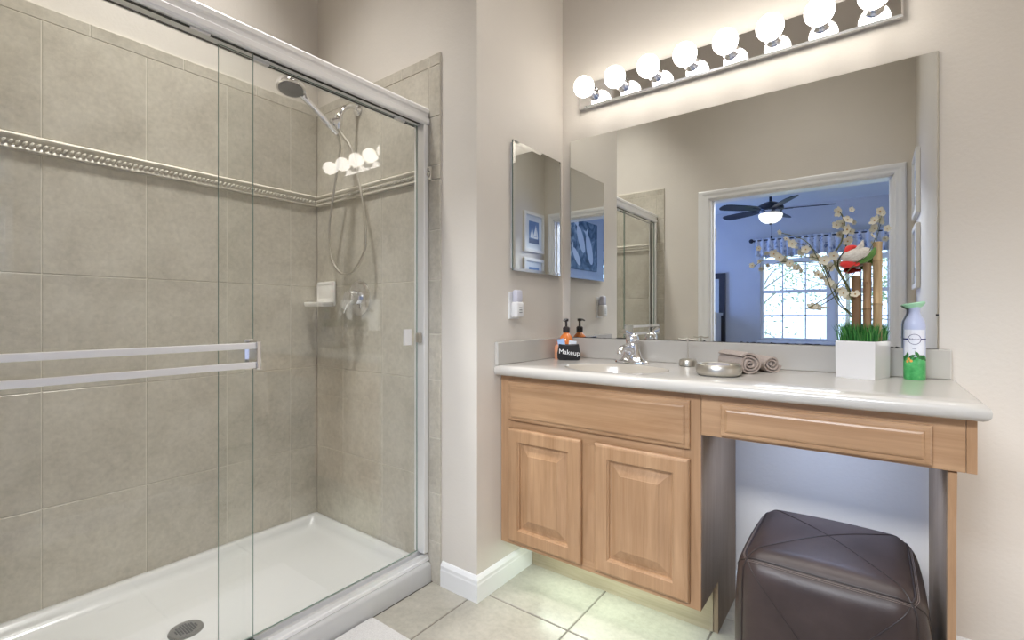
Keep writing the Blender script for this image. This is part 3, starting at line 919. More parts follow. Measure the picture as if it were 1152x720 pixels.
k.build('false_drawer_front', M['wood_h'], t)
for a, c in ((-1.176, -0.843), (-0.789, -0.458)):
    k = MB(); panel(k, a, 0.200, c, 0.654, CF - 0.0005, DOOR_R)
    k.build('door', M['wood_v'], t)
MB().box(XW + 0.016, 1.763, 0.0, CX1 - 0.017, 1.779, ZC0 - 0.001).build('toe_kick', M['toe'], t)
# led strip under the cabinet floor
t = thing('under_cabinet_light', 'slim lit strip glowing onto the floor below the vanity cabinet', 'light', (-0.82, 1.68, 0.178))
MB().box(-1.12, 1.672, 0.170, -0.52, 1.692, 0.1795).build('housing', M['white_plastic'], t)
MB().box(-1.11, 1.675, 0.1675, -0.53, 1.689, 0.1699).build('diffuser', M['led'], t)
area_light('under_cabinet_glow', (-0.80, 1.675, 0.166), (R(-18), 0, 0), 0.62, 0.03, UNDER_W, (0.80, 1.0, 0.84))

# knee drawer apron with its end leg panel
AX1 = 0.200
t = thing('vanity_knee_drawer', 'maple knee space apron with one drawer and an end leg panel', 'vanity drawer', (-0.1, 1.80, 0))
k = MB().box(CX1 + 0.001, CF, 0.734, 0.180, CF + 0.018, ZC1, 0.001).box(CX1 + 0.001, CF + 0.018, 0.745, CX1 + 0.015, YV - 0.016, ZC1).box(0.13, CF + 0.018, 0.745, 0.144, YV - 0.016, ZC1)
k.build('apron_frame', M['wood_h'], t)
MB().box(0.1808, CF - 0.0006, 0.734, AX1, CF + 0.018, ZC1, 0.001).build('end_stile', M['wood_v'], t)
k = MB(); panel(k, -0.366, 0.742, 0.119, 0.839, CF - 0.0005, DRAW_R); k.build('drawer_front', M['wood_h'], t)
MB().box(-0.35, CF + 0.019, 0.748, 0.10, 1.95, 0.835).build('drawer_box', M['wood_end'], t)
k = MB()
prof = [(YV - 0.016, 0.0), (YV - 0.016, ZC1)] + [(CF + 0.019, ZC1), (CF + 0.019, 0.735), (CF + 0.010, 0.728), (CF + 0.013, 0.69), (CF + 0.022, 0.60), (CF + 0.026, 0.45), (CF + 0.028, 0.20), (CF + 0.028, 0.0)]
k.prof_x(prof, 0.150, 0.166)
lg = k.build('leg_panel', M['wood_v'], t)
MB().prof_x([(y + (0.004 if y < 1.7 else 0), z) for y, z in prof], 0.1485, 0.1499).build('shade_grey_face', M['side_panel'], lg)  # thin sheet that puts shade grey on the leg's inner side

# countertop with integral basin
ZT = 0.905
t = thing('countertop', 'long cream cultured marble countertop with an integral oval sink', 'countertop', (-0.5, 1.80, 0.86))
SCX, SCY, SA, SB = -0.790, 1.715, 0.205, 0.150
cx0, cx1, cy0, cy1 = XW + 0.001, 0.219, 1.508, YV - 0.001


def rect_ring(x0, y0, x1, y1, z):
    out = []
    for i in range(96):
        a = 2 * math.pi * (i + 0.5) / 96
        d = Vector((math.cos(a) * SA / SB, math.sin(a)))
        out.append((a, d))
    cor = [(x0, y0), (x1, y0), (x1, y1), (x0, y1)]
    pts = []
    for a, d in out:
        ts = []
        if d.x > 1e-9: ts.append((x1 - SCX) / d.x)
        if d.x < -1e-9: ts.append((x0 - SCX) / d.x)
        if d.y > 1e-9: ts.append((y1 - SCY) / d.y)
        if d.y < -1e-9: ts.append((y0 - SCY) / d.y)
        s_ = min(ts)
        pts.append([SCX + d.x * s_, SCY + d.y * s_, z])
    for c in cor:                                     # pull the nearest ring point onto each corner
        j = min(range(96), key=lambda q: math.hypot(pts[q][0] - c[0], pts[q][1] - c[1]))
        pts[j][0], pts[j][1] = c
    return [tuple(p) for p in pts]


def ell(f, z, dy=0):
    return [(SCX + SA * f * math.cos(2 * math.pi * (i + 0.5) / 96), SCY + dy + SB * f * math.sin(2 * math.pi * (i + 0.5) / 96), z) for i in range(96)]


k = MB()
base = rect_ring(cx0, cy0, cx1, cy1, 0)
nose = [(0.016, ZT), (0.009, ZT - 0.002), (0.003, ZT - 0.008), (0.0, ZT - 0.018), (0.001, ZT - 0.028), (0.006, ZT - 0.036), (0.014, ZT - 0.040)]


def nose_ring(o, z):
    r = []
    for (x, y, _) in base:
        xx = min(x, cx1 - o); yy = max(y, cy0 + o)
        r.append((xx, yy, z))
    return r


rings = [ell(1.0, ZT - 0.0005), ell(1.02, ZT)] + [nose_ring(o, z) for o, z in nose]
k.loft(rings, True, False, False)
inner = [nose_ring(0.014, ZT - 0.040), ell(1.10, ZT - 0.040)]
k.loft(inner, True, False, False)
bmesh.ops.remove_doubles(k.bm, verts=k.bm.verts, dist=0.0001)
slab = k.build('slab', M['counter'], t, smooth=True, angle=60)
k = MB()
prof = [(1.0, ZT - 0.0005), (0.985, ZT - 0.004), (0.96, ZT - 0.014), (0.91, ZT - 0.040), (0.82, ZT - 0.075), (0.66, ZT - 0.105), (0.42, ZT - 0.122), (0.14, ZT - 0.128)]
k.loft([ell(f, z) for f, z in prof] + [ell(f, z - 0.008) for f, z in reversed(prof[3:])] + [ell(1.06, ZT - 0.045), ell(1.06, ZT - 0.012)], True, False, False)
k.build('sink_basin', M['basin'], t, smooth=True, angle=60)
MB().lathe([(0.0, ZT - 0.126), (0.020, ZT - 0.126), (0.031, ZT - 0.1275), (0.031, ZT - 0.137), (0.0, ZT - 0.137)], (SCX, SCY, 0), 28).build('sink_drain', M['chrome'], t, smooth=True)
k = MB().box(cx0, YV - 0.020, ZT + 0.0003, 0.203, YV - 0.001, 0.999, 0.003)
k.build('backsplash', M['counter'], t)
MB().box(cx0, 1.512, ZT + 0.0003, XW + 0.019, YV - 0.0205, 0.999, 0.003).build('side_splash', M['counter'], t)

# faucet
FX0, FY0 = -0.812, 1.935
t = thing('faucet', 'chrome single lever faucet behind the oval sink', 'faucet', (FX0, FY0, ZT))
k = MB()
k.lathe([(0.0, ZT), (1.0, ZT), (1.0, ZT + 0.006), (0.93, ZT + 0.011), (0.55, ZT + 0.016), (0.0, ZT + 0.017)], (FX0, FY0, 0), 40, sx=0.077, sy=0.030)
k.build('base_plate', M['chrome'], t, smooth=True)
k = MB().lathe([(0.0, ZT + 0.010), (0.066, ZT + 0.011), (0.050, ZT + 0.017), (0.041, ZT + 0.030), (0.034, ZT + 0.050), (0.031, ZT + 0.074), (0.028, ZT + 0.082), (0.0, ZT + 0.084)], (FX0, FY0, 0), 36, sx=1.0, sy=0.72)
k.build('body', M['chrome'], t, smooth=True)
k = MB().tube([(FX0, FY0 - 0.010, ZT + 0.045), (FX0, FY0 - 0.050, ZT + 0.062), (FX0, FY0 - 0.095, ZT + 0.066), (FX0, FY0 - 0.120, ZT + 0.056), (FX0, FY0 - 0.126, ZT + 0.044)], [0.022, 0.018, 0.0145, 0.0135, 0.0125], 14, 5)
k.build('spout', M['chrome'], t, smooth=True)
k = MB().lathe([(0.0, ZT + 0.085), (0.026, ZT + 0.085), (0.028, ZT + 0.095), (0.026, ZT + 0.112), (0.017, ZT + 0.124), (0.0, ZT + 0.128)], (FX0, FY0, 0), 28)
k.tube([(FX0, FY0 - 0.006, ZT + 0.116), (FX0, FY0 - 0.045, ZT + 0.128), (FX0, FY0 - 0.085, ZT + 0.136)], [0.011, 0.008, 0.010], 12, 4)
k.build('lever_handle', M['chrome'], t, smooth=True)
MB().tube([(FX0, FY0 + 0.028, ZT + 0.012), (FX0, FY0 + 0.028, ZT + 0.070)], 0.0028, 8).ball((FX0, FY0 + 0.028, ZT + 0.074), 0.006, 10).build('lift_rod', M['chrome'], t, smooth=True)

# big frameless mirror standing on the backsplash
t = thing('wall_mirror', 'large frameless mirror above the vanity backsplash', 'mirror', (-0.5, YV, 1.0))
mx0, mx1, mz0, mz1 = -1.176, 0.173, 1.000, 1.954
k = MB()
k.box(mx0, YV - 0.006, mz0, mx1, YV - 0.0005, mz1)
k.build('glass_body', M['mirror_edge'], t)
MB().box(mx0, YV - 0.0066, mz0, mx1, YV - 0.0061, mz1).build('mirror_face', M['mirror'], t)
random.seed(3)
k = MB()
up = []
x = mx0 + 0.001
while x < mx1 - 0.003:
    h = 0.0012 if random.random() < 0.55 else random.uniform(0.002, 0.0055)
    up.append((x, mz0 + h)); x += random.uniform(0.003, 0.02)
sh = [(mx0 + 0.001, mz0 + 0.0002), (mx1 - 0.001, mz0 + 0.0002)] + [(mx1 - 0.001, mz0 + 0.0012)] + up[::-1]
k.loft([[(a, YV - 0.0067, z) for a, z in sh], [(a, YV - 0.0070, z) for a, z in sh]])
k.build('black_edge', M['dark_gap'], t)
MB().box(mx1 - 0.007, YV - 0.0070, 1.105, mx1, YV - 0.0067, 1.112).build('mirror_clip', M['dark_gap'], t)

# medicine cabinet on the side wall
t = thing('medicine_cabinet', 'narrow medicine cabinet with mirror door on the left wall', 'medicine cabinet', (XW, 1.81, 1.30))
MB().box(XW + 0.0005, 1.622, 1.305, XW + 0.012, 1.998, 1.840).build('cabinet_box', M['white_plastic'], t)
k = MB()
a0, a1, z0, z1 = 1.615, 2.004, 1.297, 1.848
xf = XW + 0.020
rings = [[(XW + 0.0125, y, z) for y, z in ((a0, z0), (a1, z0), (a1, z1), (a0, z1))],
         [(xf - 0.0014, y, z) for y, z in ((a0, z0), (a1, z0), (a1, z1), (a0, z1))],
         [(xf, y, z) for y, z in ((a0 + 0.013, z0 + 0.013), (a1 - 0.013, z0 + 0.013), (a1 - 0.013, z1 - 0.013), (a0 + 0.013, z1 - 0.013))]]
k.mat(1); k.loft(rings[:2], True, True, False); k.mat(0); k.loft(rings[1:], True, False, True)
k.build('mirror_door', [M['mirror'], M['mirror_edge']], t)

# vanity light bar with eight globe bulbs
t = thing('vanity_light_bar', 'chrome vanity light bar with eight lit globe bulbs above the mirror', 'wall light', (-0.52, YV, 2.145))
bx0, bx1, bz0, bz1 = -1.117, 0.085, 2.088, 2.203
k = MB()
k.loft([[(bx0, YV - 0.0005, bz0), (bx1, YV - 0.0005, bz0), (bx1, YV - 0.0005, bz1), (bx0, YV - 0.0005, bz1)],
        [(bx0, YV - 0.026, bz0), (bx1, YV - 0.026, bz0), (bx1, YV - 0.026, bz1), (bx0, YV - 0.026, bz1)],
        [(bx0 + 0.006, YV - 0.032, bz0 + 0.006), (bx1 - 0.006, YV - 0.032, bz0 + 0.006), (bx1 - 0.006, YV - 0.032, bz1 - 0.006), (bx0 + 0.006, YV - 0.032, bz1 - 0.006)]])
k.build('back_plate', M['chrome'], t)
for i in range(8):
    x = -1.041 + 0.15 * i
    zc = 2.142
    MB().lathe([(0.0, 0.0), (0.030, 0.0), (0.030, 0.006), (0.024, 0.010), (0.022, 0.034), (0.0, 0.034)], (x, YV - 0.0325, zc), 24, 'y').build('socket', M['chrome'], t, smooth=True)
    MB().ball((x, 1.932, zc), 0.0455, 28).lathe([(0.016, 0.032), (0.018, 0.052)], (x, YV - 0.0325, zc), 20, 'y', cap=False).build('bulb', M['bulb'], t, smooth=True)

# fixtures of the added, unseen ceiling fill lamps
for nm, lab, x, y, r in (('added_ceiling_lamp', 'round flush fill lamp added over the middle of the bathroom', -0.45, 0.95, 0.20), ('added_ceiling_lamp', 'small round fill lamp added over the shower', -1.80, 0.65, 0.10), ('added_ceiling_lamp', 'small round fill lamp added over the side alcove', 0.78, 1.62, 0.10)):
    t = thing(nm, lab, 'added ceiling light', (x, y, H))
    MB().lathe([(0.0, H - 0.0005), (r, H - 0.0005), (r, H - 0.018), (r * 0.93, H - 0.024), (0.0, H - 0.024)], (x, y, 0), 36).build('base_ring', M['white_plastic'], t, smooth=True)
    MB().lathe([(r * 0.92, H - 0.0245), (r * 0.85, H - 0.040), (r * 0.5, H - 0.056), (0.0, H - 0.061)], (x, y, 0), 36, cap=False).build('diffuser', M['added_lamp_on'], t, smooth=True)

t = thing('added_bedroom_lamp', 'tilted rectangular fill lamp added just outside the doorway', 'added ceiling light', (-0.45, -0.95, BH))  # unseen lamp added to send fill through the doorway
tm = Matrix.Translation((-0.45, -0.964, 2.452)) @ Matrix.Rotation(R(48), 4, 'X')
MB().box(-0.52, -0.22, 0.0, 0.52, 0.22, 0.03, 0.004).rot(tm).build('housing', M['white_plastic'], t)
MB().box(-0.51, -0.21, -0.006, 0.51, 0.21, -0.0004).rot(tm).build('diffuser', M['added_lamp_on'], t)
MB().tube([(-0.45, -0.98, 2.47), (-0.45, -0.98, BH - 0.001)], 0.012, 10).build('hanger', M['white_plastic'], t)
t = thing('added_knee_light', 'slim lit fill strip added under the knee drawer of the vanity', 'light', (-0.13, 1.70, 0.735))  # unseen strip added to brighten the knee space wall
MB().box(-0.36, 1.685, 0.7345, 0.10, 1.715, 0.7475).build('housing', M['white_plastic'], t)
MB().box(-0.35, 1.688, 0.732, 0.09, 1.712, 0.7343).build('diffuser', M['knee_fill_glow'], t)

# plug-in freshener on its outlet
t = thing('plug_in_freshener', 'white plug in air freshener on the left wall below the mirror cabinet', 'air freshener', (XW, 1.64, 1.08))
MB().box(XW + 0.0005, 1.604, 1.092, XW + 0.006, 1.676, 1.206, 0.002).build('outlet_plate', M['white_plastic'], t)
k = MB().box(XW + 0.006, 1.613, 1.098, XW + 0.040, 1.667, 1.165, 0.010, 3)
k.build('warmer_body', M['white_plastic'], t, smooth=True)
MB().box(XW + 0.010, 1.617, 1.160, XW + 0.036, 1.663, 1.215, 0.009, 3).build('refill_bottle', M['frost_plastic'], t, smooth=True)
k = MB()
for q in range(3):
    k.box(XW + 0.0400, 1.630, 1.118 + q * 0.010, XW + 0.0406, 1.650, 1.121 + q * 0.010)
k.build('vent_slots', M['nozzle'], t)

# two white framed sailing prints on the short right wall
for z0, hgt, lab in ((1.715, 0.385, 'white framed sailing print, the upper of two beside the doorway'), (1.270, 0.385, 'white framed sailing print, the lower of two beside the doorway')):
    t = thing('framed_print', lab, 'picture', (XR, 0.22, z0), 'framed prints beside the doorway')
    y0_, y1_ = 0.055, 0.395
    z1_ = z0 + hgt; x = XR - 0.0005
    k = MB()
    w = 0.030
    k.box(x - 0.022, y0_, z0, x, y0_ + w, z1_, 0.003).box(x - 0.022, y1_ - w, z0, x, y1_, z1_, 0.003).box(x - 0.022, y0_ + w, z0, x, y1_ - w, z0 + w, 0.003).box(x - 0.022, y0_ + w, z1_ - w, x, y1_ - w, z1_, 0.003)
    k.build('frame', M['frame_white'], t)
    MB().box(x - 0.010, y0_ + w, z0 + w, x - 0.001, y1_ - w, z1_ - w).build('mat_board', M['mat_board'], t)
    pr = MB().box(x - 0.0115, y0_ + 0.085, z0 + 0.085, x - 0.0101, y1_ - 0.085, z1_ - 0.085).build('print', M['sea_blue'], t)
    k = MB()
    for yc, s in ((0.19, 1.0), (0.255, 0.72)):
        zb = z0 + 0.145
        for tri in (((0, 0.012), (0, 0.13), (0.045, 0.012)), ((-0.006, 0.012), (-0.006, 0.105), (-0.032, 0.012)), ((-0.036, 0.008), (-0.026, -0.010), (0.036, -0.010), (0.050, 0.008))):
            k.loft([[(x - 0.0116, yc + a * s, zb + c * s) for a, c in tri], [(x - 0.0120, yc + a * s, zb + c * s) for a, c in tri]])
    k.build('sail_boats', M['sail_white'], pr)
    k = MB().box(x - 0.0119, y0_ + 0.086, z0 + 0.086, x - 0.0116, y1_ - 0.086, z0 + 0.130); k.build('dark_sea', M['sea_dark'], pr)

# ------------------------------------------------------------------ things on the counter
# orange pump bottle
bx, by = -1.160, 1.978
t = thing('soap_bottle', 'orange hand soap bottle with dark pump in the back corner', 'soap bottle', (bx, by, ZT))
MB().lathe([(0.0, ZT), (0.030, ZT), (0.033, ZT + 0.006), (0.033, ZT + 0.080), (0.029, ZT + 0.100), (0.016, ZT + 0.114), (0.014, ZT + 0.120), (0.0, ZT + 0.120)], (bx, by, 0), 28).build('bottle', M['orange_soap'], t, smooth=True)
MB().lathe([(0.0, ZT + 0.1205), (0.0165, ZT + 0.1205), (0.0165, ZT + 0.143), (0.012, ZT + 0.147), (0.0055, ZT + 0.149), (0.005, ZT + 0.172), (0.011, ZT + 0.174), (0.011, ZT + 0.185), (0.0, ZT + 0.187)], (bx, by, 0), 20).tube([(bx, by, ZT + 0.181), (bx + 0.004, by - 0.018, ZT + 0.181), (bx + 0.008, by - 0.036, ZT + 0.176)], [0.006, 0.005, 0.004], 8, 3).build('pump', M['brown_pump'], t, smooth=True)
bx2, by2 = -1.163, 1.915
t = thing('tan_bottle', 'peach coloured bottle partly hidden behind the black pouch', 'bottle', (bx2, by2, ZT))
MB().lathe([(0.0, ZT), (0.018, ZT), (0.020, ZT + 0.005), (0.020, ZT + 0.055), (0.016, ZT + 0.064), (0.008, ZT + 0.067), (0.0, ZT + 0.067)], (bx2, by2, 0), 24).build('bottle_body', simple('peach_lotion', (0.80, 0.36, 0.20), 0.35), t, smooth=True)
MB().lathe([(0.0, ZT + 0.0672), (0.010, ZT + 0.0672), (0.010, ZT + 0.080), (0.0, ZT + 0.081)], (bx2, by2, 0), 16).build('cap', simple('orange_cap', (0.85, 0.30, 0.12), 0.4), t, smooth=True)

# black makeup pouch with white lettering
pc = Vector((-1.098, 1.895, ZT))
ang = R(26)
t = thing('makeup_pouch', 'small black cloth pouch lettered in white beside the sink', 'pouch', pc)
pm = Matrix.Translation(pc) @ Matrix.Rotation(ang, 4, 'Z')
k = MB()
rings = []
for z, w, d in ((0.0, 0.046, 0.022), (0.006, 0.052, 0.027), (0.030, 0.053, 0.027), (0.052, 0.049, 0.021), (0.066, 0.046, 0.014), (0.070, 0.044, 0.010)):
    rings.append([Vector((w * (abs(math.cos(a)) ** 0.6) * (1 if math.cos(a) > 0 else -1), d * (abs(math.sin(a)) ** 0.7) * (1 if math.sin(a) > 0 else -1), z + (0.003 * math.cos(2 * a) if z > 0.06 else 0))) for a in [2 * math.pi * i / 40 for i in range(40)]])
k.loft(rings, True, True, True).rot(pm)
k.build('pouch_body', M['black_cloth'], t, smooth=True)
k = text_mesh('Makeup', 0.030)
for v in k.bm.verts:
    x_, y_, z_ = v.co
    u = x_ + 0.004
    zz = 0.026 + y_ - 0.10 * x_
    d = 0.0278 if zz < 0.034 else 0.0278 - (zz - 0.034) * 0.32
    v.co = Vector((u, -(d + 0.0006 + z_) * max(0.2, 1 - (abs(u) / 0.075) ** 3), zz))
k.rot(pm); k.build('lettering', M['white_letter'], t)
k = MB().box(-0.036, -0.004, 0.055, -0.004, 0.0, 0.100).rot(pm @ Matrix.Rotation(R(-10), 4, 'Y')); k.build('blue_packet', M['blue_packet'], t)
k = MB().box(-0.008, 0.001, 0.055, 0.026, 0.005, 0.088).rot(pm @ Matrix.Rotation(R(6), 4, 'Y')); k.build('white_packet', M['white_packet'], t)

# ring holder
rx, ry = -0.585, 1.950
t = thing('ring_stand', 'small metal ring stand with a crossbar right of the faucet', 'ring stand', (rx, ry, ZT))
MB().lathe([(0.0, ZT), (0.030, ZT), (0.033, ZT + 0.003), (0.033, ZT + 0.020), (0.030, ZT + 0.026), (0.022, ZT + 0.029), (0.0, ZT + 0.030)], (rx, ry, 0), 32).build('base', M['nickel'], t, smooth=True)
MB().tube([(rx, ry, ZT + 0.028), (rx, ry, ZT + 0.112)], 0.0028, 10).build('stem', M['nickel'], t, smooth=True)
MB().tube([(rx - 0.034, ry - 0.01, ZT + 0.110), (rx - 0.015, ry - 0.004, ZT + 0.107), (rx, ry, ZT + 0.111), (rx + 0.015, ry + 0.004, ZT + 0.107), (rx + 0.034, ry + 0.01, ZT + 0.110)], 0.0028, 8, 4).build('crossbar', M['nickel'], t, smooth=True)

# round metal dish
dx, dy = -0.415, 1.722
t = thing('metal_soap_dish', 'round brushed metal dish in front of the rolled washcloths', 'dish', (dx, dy, ZT))
MB().lathe([(0.0, ZT), (0.062, ZT), (0.070, ZT + 0.005), (0.073, ZT + 0.014), (0.073, ZT + 0.030), (0.067, ZT + 0.039), (0.057, ZT + 0.038), (0.053, ZT + 0.034), (0.050, ZT + 0.026), (0.0, ZT + 0.022)], (dx, dy, 0), 48).build('bowl', M['nickel'], t, smooth=True)
MB().lathe([(0.0, ZT + 0.0225), (0.034, ZT + 0.0245), (0.040, ZT + 0.030), (0.036, ZT + 0.038), (0.018, ZT + 0.041), (0.0, ZT + 0.0415)], (dx, dy, 0), 32, sx=1.0, sy=0.72).build('soap_bar', simple('grey_soap', (0.30, 0.28, 0.29), 0.4), t, smooth=True)


# rolled washcloths
def roll(label, face, back, r, turns, seed):
    rnd = random.Random(seed)
    face = Vector(face); back = Vector(back)
    ax = (back - face); L = ax.length; ax.normalize()
    side = ax.cross(Vector((0, 0, 1))).normalized()
    up = Vector((0, 0, 1))
    n = int(turns * 26)
    def pt(i, rr_off, s_):
        q = i / n
        a = q * turns * 2 * math.pi + 1.1
        rr = 0.004 + (r - 0.004) * q + rr_off
        wob = 1 + 0.05 * math.sin(3 * a + seed) * q
        return face + ax * (s_ + 0.004 * math.sin(a * 1.7 + seed)) + side * (rr * wob * math.cos(a)) + up * (rr * wob * 0.93 * math.sin(a))
    th = (r - 0.004) / turns * 0.36
    rings = []
    for s_, rs in ((0.0, 0.75), (0.006, 1.0), (L * 0.5, 1.0), (L - 0.006, 1.0), (L, 0.75)):
        rings.append([pt(i, th * rs, s_) for i in range(n + 1)] + [pt(i, -th * rs, s_) for i in range(n, -1, -1)])
    k = MB(); k.loft(rings)
    zmin = min(v.co.z for v in k.bm.verts)
    bmesh.ops.translate(k.bm, vec=(0, 0, ZT + 0.0006 - zmin), verts=k.bm.verts)
    o = k.build('rolled_washcloth', M['terry'], smooth=True, angle=60)
    return tag(o, label, 'washcloth', 'rolled washcloths on the counter')


roll('taupe rolled washcloth directly behind the round metal dish', (-0.332, 1.808, 0.945), (-0.438, 1.932, 0.945), 0.040, 3.2, 2)
roll('smaller taupe rolled washcloth at the right end of the pair', (-0.278, 1.900, 0.935), (-0.350, 1.990, 0.935), 0.031, 2.8, 5)

# ------------------------------------------------------------------ planter arrangement
random.seed(8)
corner = Vector((0.010, 1.868, ZT))
pa = math.atan2(-0.034, 0.102)
ex = Vector((math.cos(pa), math.sin(pa), 0)); ey = Vector((-math.sin(pa), math.cos(pa), 0))
W_, D_ = 0.110, 0.128
pcen = corner - ex * W_ / 2 + ey * D_ / 2
t = thing('flower_planter', 'white square planter of grass, bamboo canes and cream silk blossoms', 'plant', pcen)
pmx = Matrix.Translation(pcen) @ Matrix.Rotation(pa, 4, 'Z')


def sq(f, z): return [(W_ / 2 * f * a, D_ / 2 * f * c, z) for a, c in ((-1, -1), (1, -1), (1, 1), (-1, 1))]


k = MB()
k.loft([sq(0.97, 0), sq(0.985, 0.003), sq(1.0, 0.117), sq(0.985, 0.120), sq(0.93, 0.120), sq(0.92, 0.104)])
k.rot(pmx); k.build('pot', M['pot'], t)
k = MB()
for i in range(900):
    x = random.uniform(-0.86, 0.86) * W_ / 2; y = random.uniform(-0.86, 0.86) * D_ / 2
    h = random.uniform(0.045, 0.082); a = random.uniform(0, 6.28); w = random.uniform(0.0010, 0.0019)
    lx, ly = x * 0.22 + random.gauss(0, 0.007), y * 0.22 + random.gauss(0, 0.007)
    dx_, dy_ = math.cos(a) * w, math.sin(a) * w
    z0 = 0.103
    p = [Vector((x, y, z0)), Vector((x + lx * 0.35, y + ly * 0.35, z0 + h * 0.6)), Vector((x + lx, y + ly, z0 + h))]
    d = Vector((dx_, dy_, 0))
    a0, a1 = k.bm.verts.new(p[0] - d), k.bm.verts.new(p[0] + d)
    b0, b1 = k.bm.verts.new(p[1] - d * .8), k.bm.verts.new(p[1] + d * .8)
    c0 = k.bm.verts.new(p[2])
    k.bm.faces.new((a0, a1, b1, b0)); k.bm.faces.new((b0, b1, c0))
k.rot(pmx); gr = k.build('grass', M['grass'], t); gr['kind'] = 'stuff'


def bamboo(x, y, z1, r, mat, nodes):
    k = MB(); prof = [(0.0, 1.012)]
    zs = [1.012] + nodes + [z1]
    for a, c in zip(zs, zs[1:]):
        prof += [(r * 1.13, a + 0.0008), (r * 0.98, a + 0.004), (r * 0.95, (a + c) / 2), (r * 0.99, c - 0.004), (r * 1.13, c - 0.0008), (r * 0.9, c)]
    prof += [(r * 0.8, z1 + 0.001), (r * 0.74, z1 - 0.012), (0.0, z1 - 0.012)]
    k.lathe(prof, (x, y, 0), 18)
    return k.build('bamboo_cane', mat, t, smooth=True, angle=50)


bamboo(-0.040, 1.945, 1.238, 0.0125, M['bamboo_dark'], [1.165])
bamboo(-0.010, 1.955, 1.278, 0.0120, M['bamboo_mid'], [1.130, 1.215])
bamboo(0.017, 1.950, 1.345, 0.0125, M['bamboo'], [1.145, 1.285])
BR = [([(-0.036, 1.945, 1.01), (-0.038, 1.948, 1.10), (-0.063, 1.930, 1.199), (-0.1, 1.925, 1.295), (-0.078, 1.92, 1.352), (-0.07, 1.915, 1.413), (-0.081, 1.91, 1.447)], 0.0036),
      ([(-0.043, 1.945, 1.02), (-0.050, 1.940, 1.10), (-0.093, 1.935, 1.156), (-0.131, 1.934, 1.265), (-0.17, 1.926, 1.351), (-0.205, 1.92, 1.378), (-0.252, 1.918, 1.397)], 0.0022),
      ([(-0.117, 1.94, 1.238), (-0.143, 1.942, 1.299), (-0.195, 1.934, 1.311), (-0.277, 1.93, 1.319), (-0.310, 1.94, 1.31), (-0.344, 1.95, 1.289)], 0.0016),
      ([(-0.083, 1.925, 1.16), (-0.094, 1.92, 1.195), (-0.060, 1.91, 1.253), (-0.012, 1.905, 1.303), (0.010, 1.92, 1.35), (0.019, 1.935, 1.395), (0.027, 1.95, 1.429)], 0.0016),
      ([(-0.178, 1.925, 1.129), (-0.116, 1.928, 1.171), (-0.082, 1.93, 1.208), (-0.066, 1.93, 1.20)], 0.0020),
      ([(-0.128, 1.940, 1.262), (-0.116, 1.942, 1.293), (-0.093, 1.930, 1.307)], 0.0012)]
for pts, r in BR:
    MB().tube(pts, [r, r * 0.8, r * 0.55], 7, 5).build('branch', M['twig'], t, smooth=True)
FL = [(-0.085, 1.917, 1.45), (-0.051, 1.907, 1.451), (-0.093, 1.928, 1.409), (-0.062, 1.911, 1.419), (-0.061, 1.905, 1.387), (-0.061, 1.928, 1.352), (0.023, 1.964, 1.446), (0.033, 1.956, 1.435), (0.01, 1.954, 1.416), (0.041, 1.916, 1.382), (0.003, 1.938, 1.365),
      (-0.257, 1.919, 1.401), (-0.236, 1.912, 1.376), (-0.219, 1.907, 1.355), (-0.179, 1.915, 1.333), (-0.145, 1.965, 1.308), (-0.331, 1.958, 1.354), (-0.328, 1.956, 1.306), (-0.353, 1.956, 1.293), (-0.259, 1.914, 1.311), (-0.277, 1.922, 1.326), (-0.229, 1.944, 1.291),
      (-0.217, 1.951, 1.279), (-0.147, 1.96, 1.249), (-0.117, 1.962, 1.22), (-0.073, 1.906, 1.18), (-0.041, 1.915, 1.176), (-0.136, 1.947, 1.138), (-0.163, 1.935, 1.136), (-0.099, 1.912, 1.305), (-0.082, 1.923, 1.194), (-0.125, 1.906, 1.29)]
SMALL = {1, 7, 9, 10, 11, 12, 16, 17, 18, 22}
k = MB()
for q in range(5):
    a = 2 * math.pi * q / 5
    rings = []
    pet = []
    for u, w in ((0.08, 0.1), (0.35, 0.33), (0.65, 0.42), (0.9, 0.30), (1.0, 0.0)):
        pet.append((u, w))
    L_ = [k.bm.verts.new((u * math.cos(a) - w * math.sin(a), u * math.sin(a) + w * math.cos(a), 0.30 * u * u)) for u, w in pet]
    C_ = [k.bm.verts.new((u * math.cos(a), u * math.sin(a), 0.18 * u * u)) for u, w in pet]
    R_ = [k.bm.verts.new((u * math.cos(a) + w * math.sin(a), u * math.sin(a) - w * math.cos(a), 0.30 * u * u)) for u, w in pet]
    for i in range(4):
        k.bm.faces.new((L_[i], C_[i], C_[i + 1], L_[i + 1])); k.bm.faces.new((C_[i], R_[i], R_[i + 1], C_[i + 1]))
nt = M['petal'].node_tree
tl = N(nt, 'ShaderNodeBsdfTranslucent'); tl.inputs['Color'].default_value = (0.84, 0.80, 0.66, 1)
mx = N(nt, 'ShaderNodeMixShader'); mx.inputs['Fac'].default_value = 0.4
nt.links.new(nt.nodes['Principled BSDF'].outputs[0], mx.inputs[1]); nt.links.new(tl.outputs[0], mx.inputs[2])
nt.links.new(mx.outputs[0], nt.nodes['Material Output'].inputs['Surface'])
bl0 = None
core0 = None
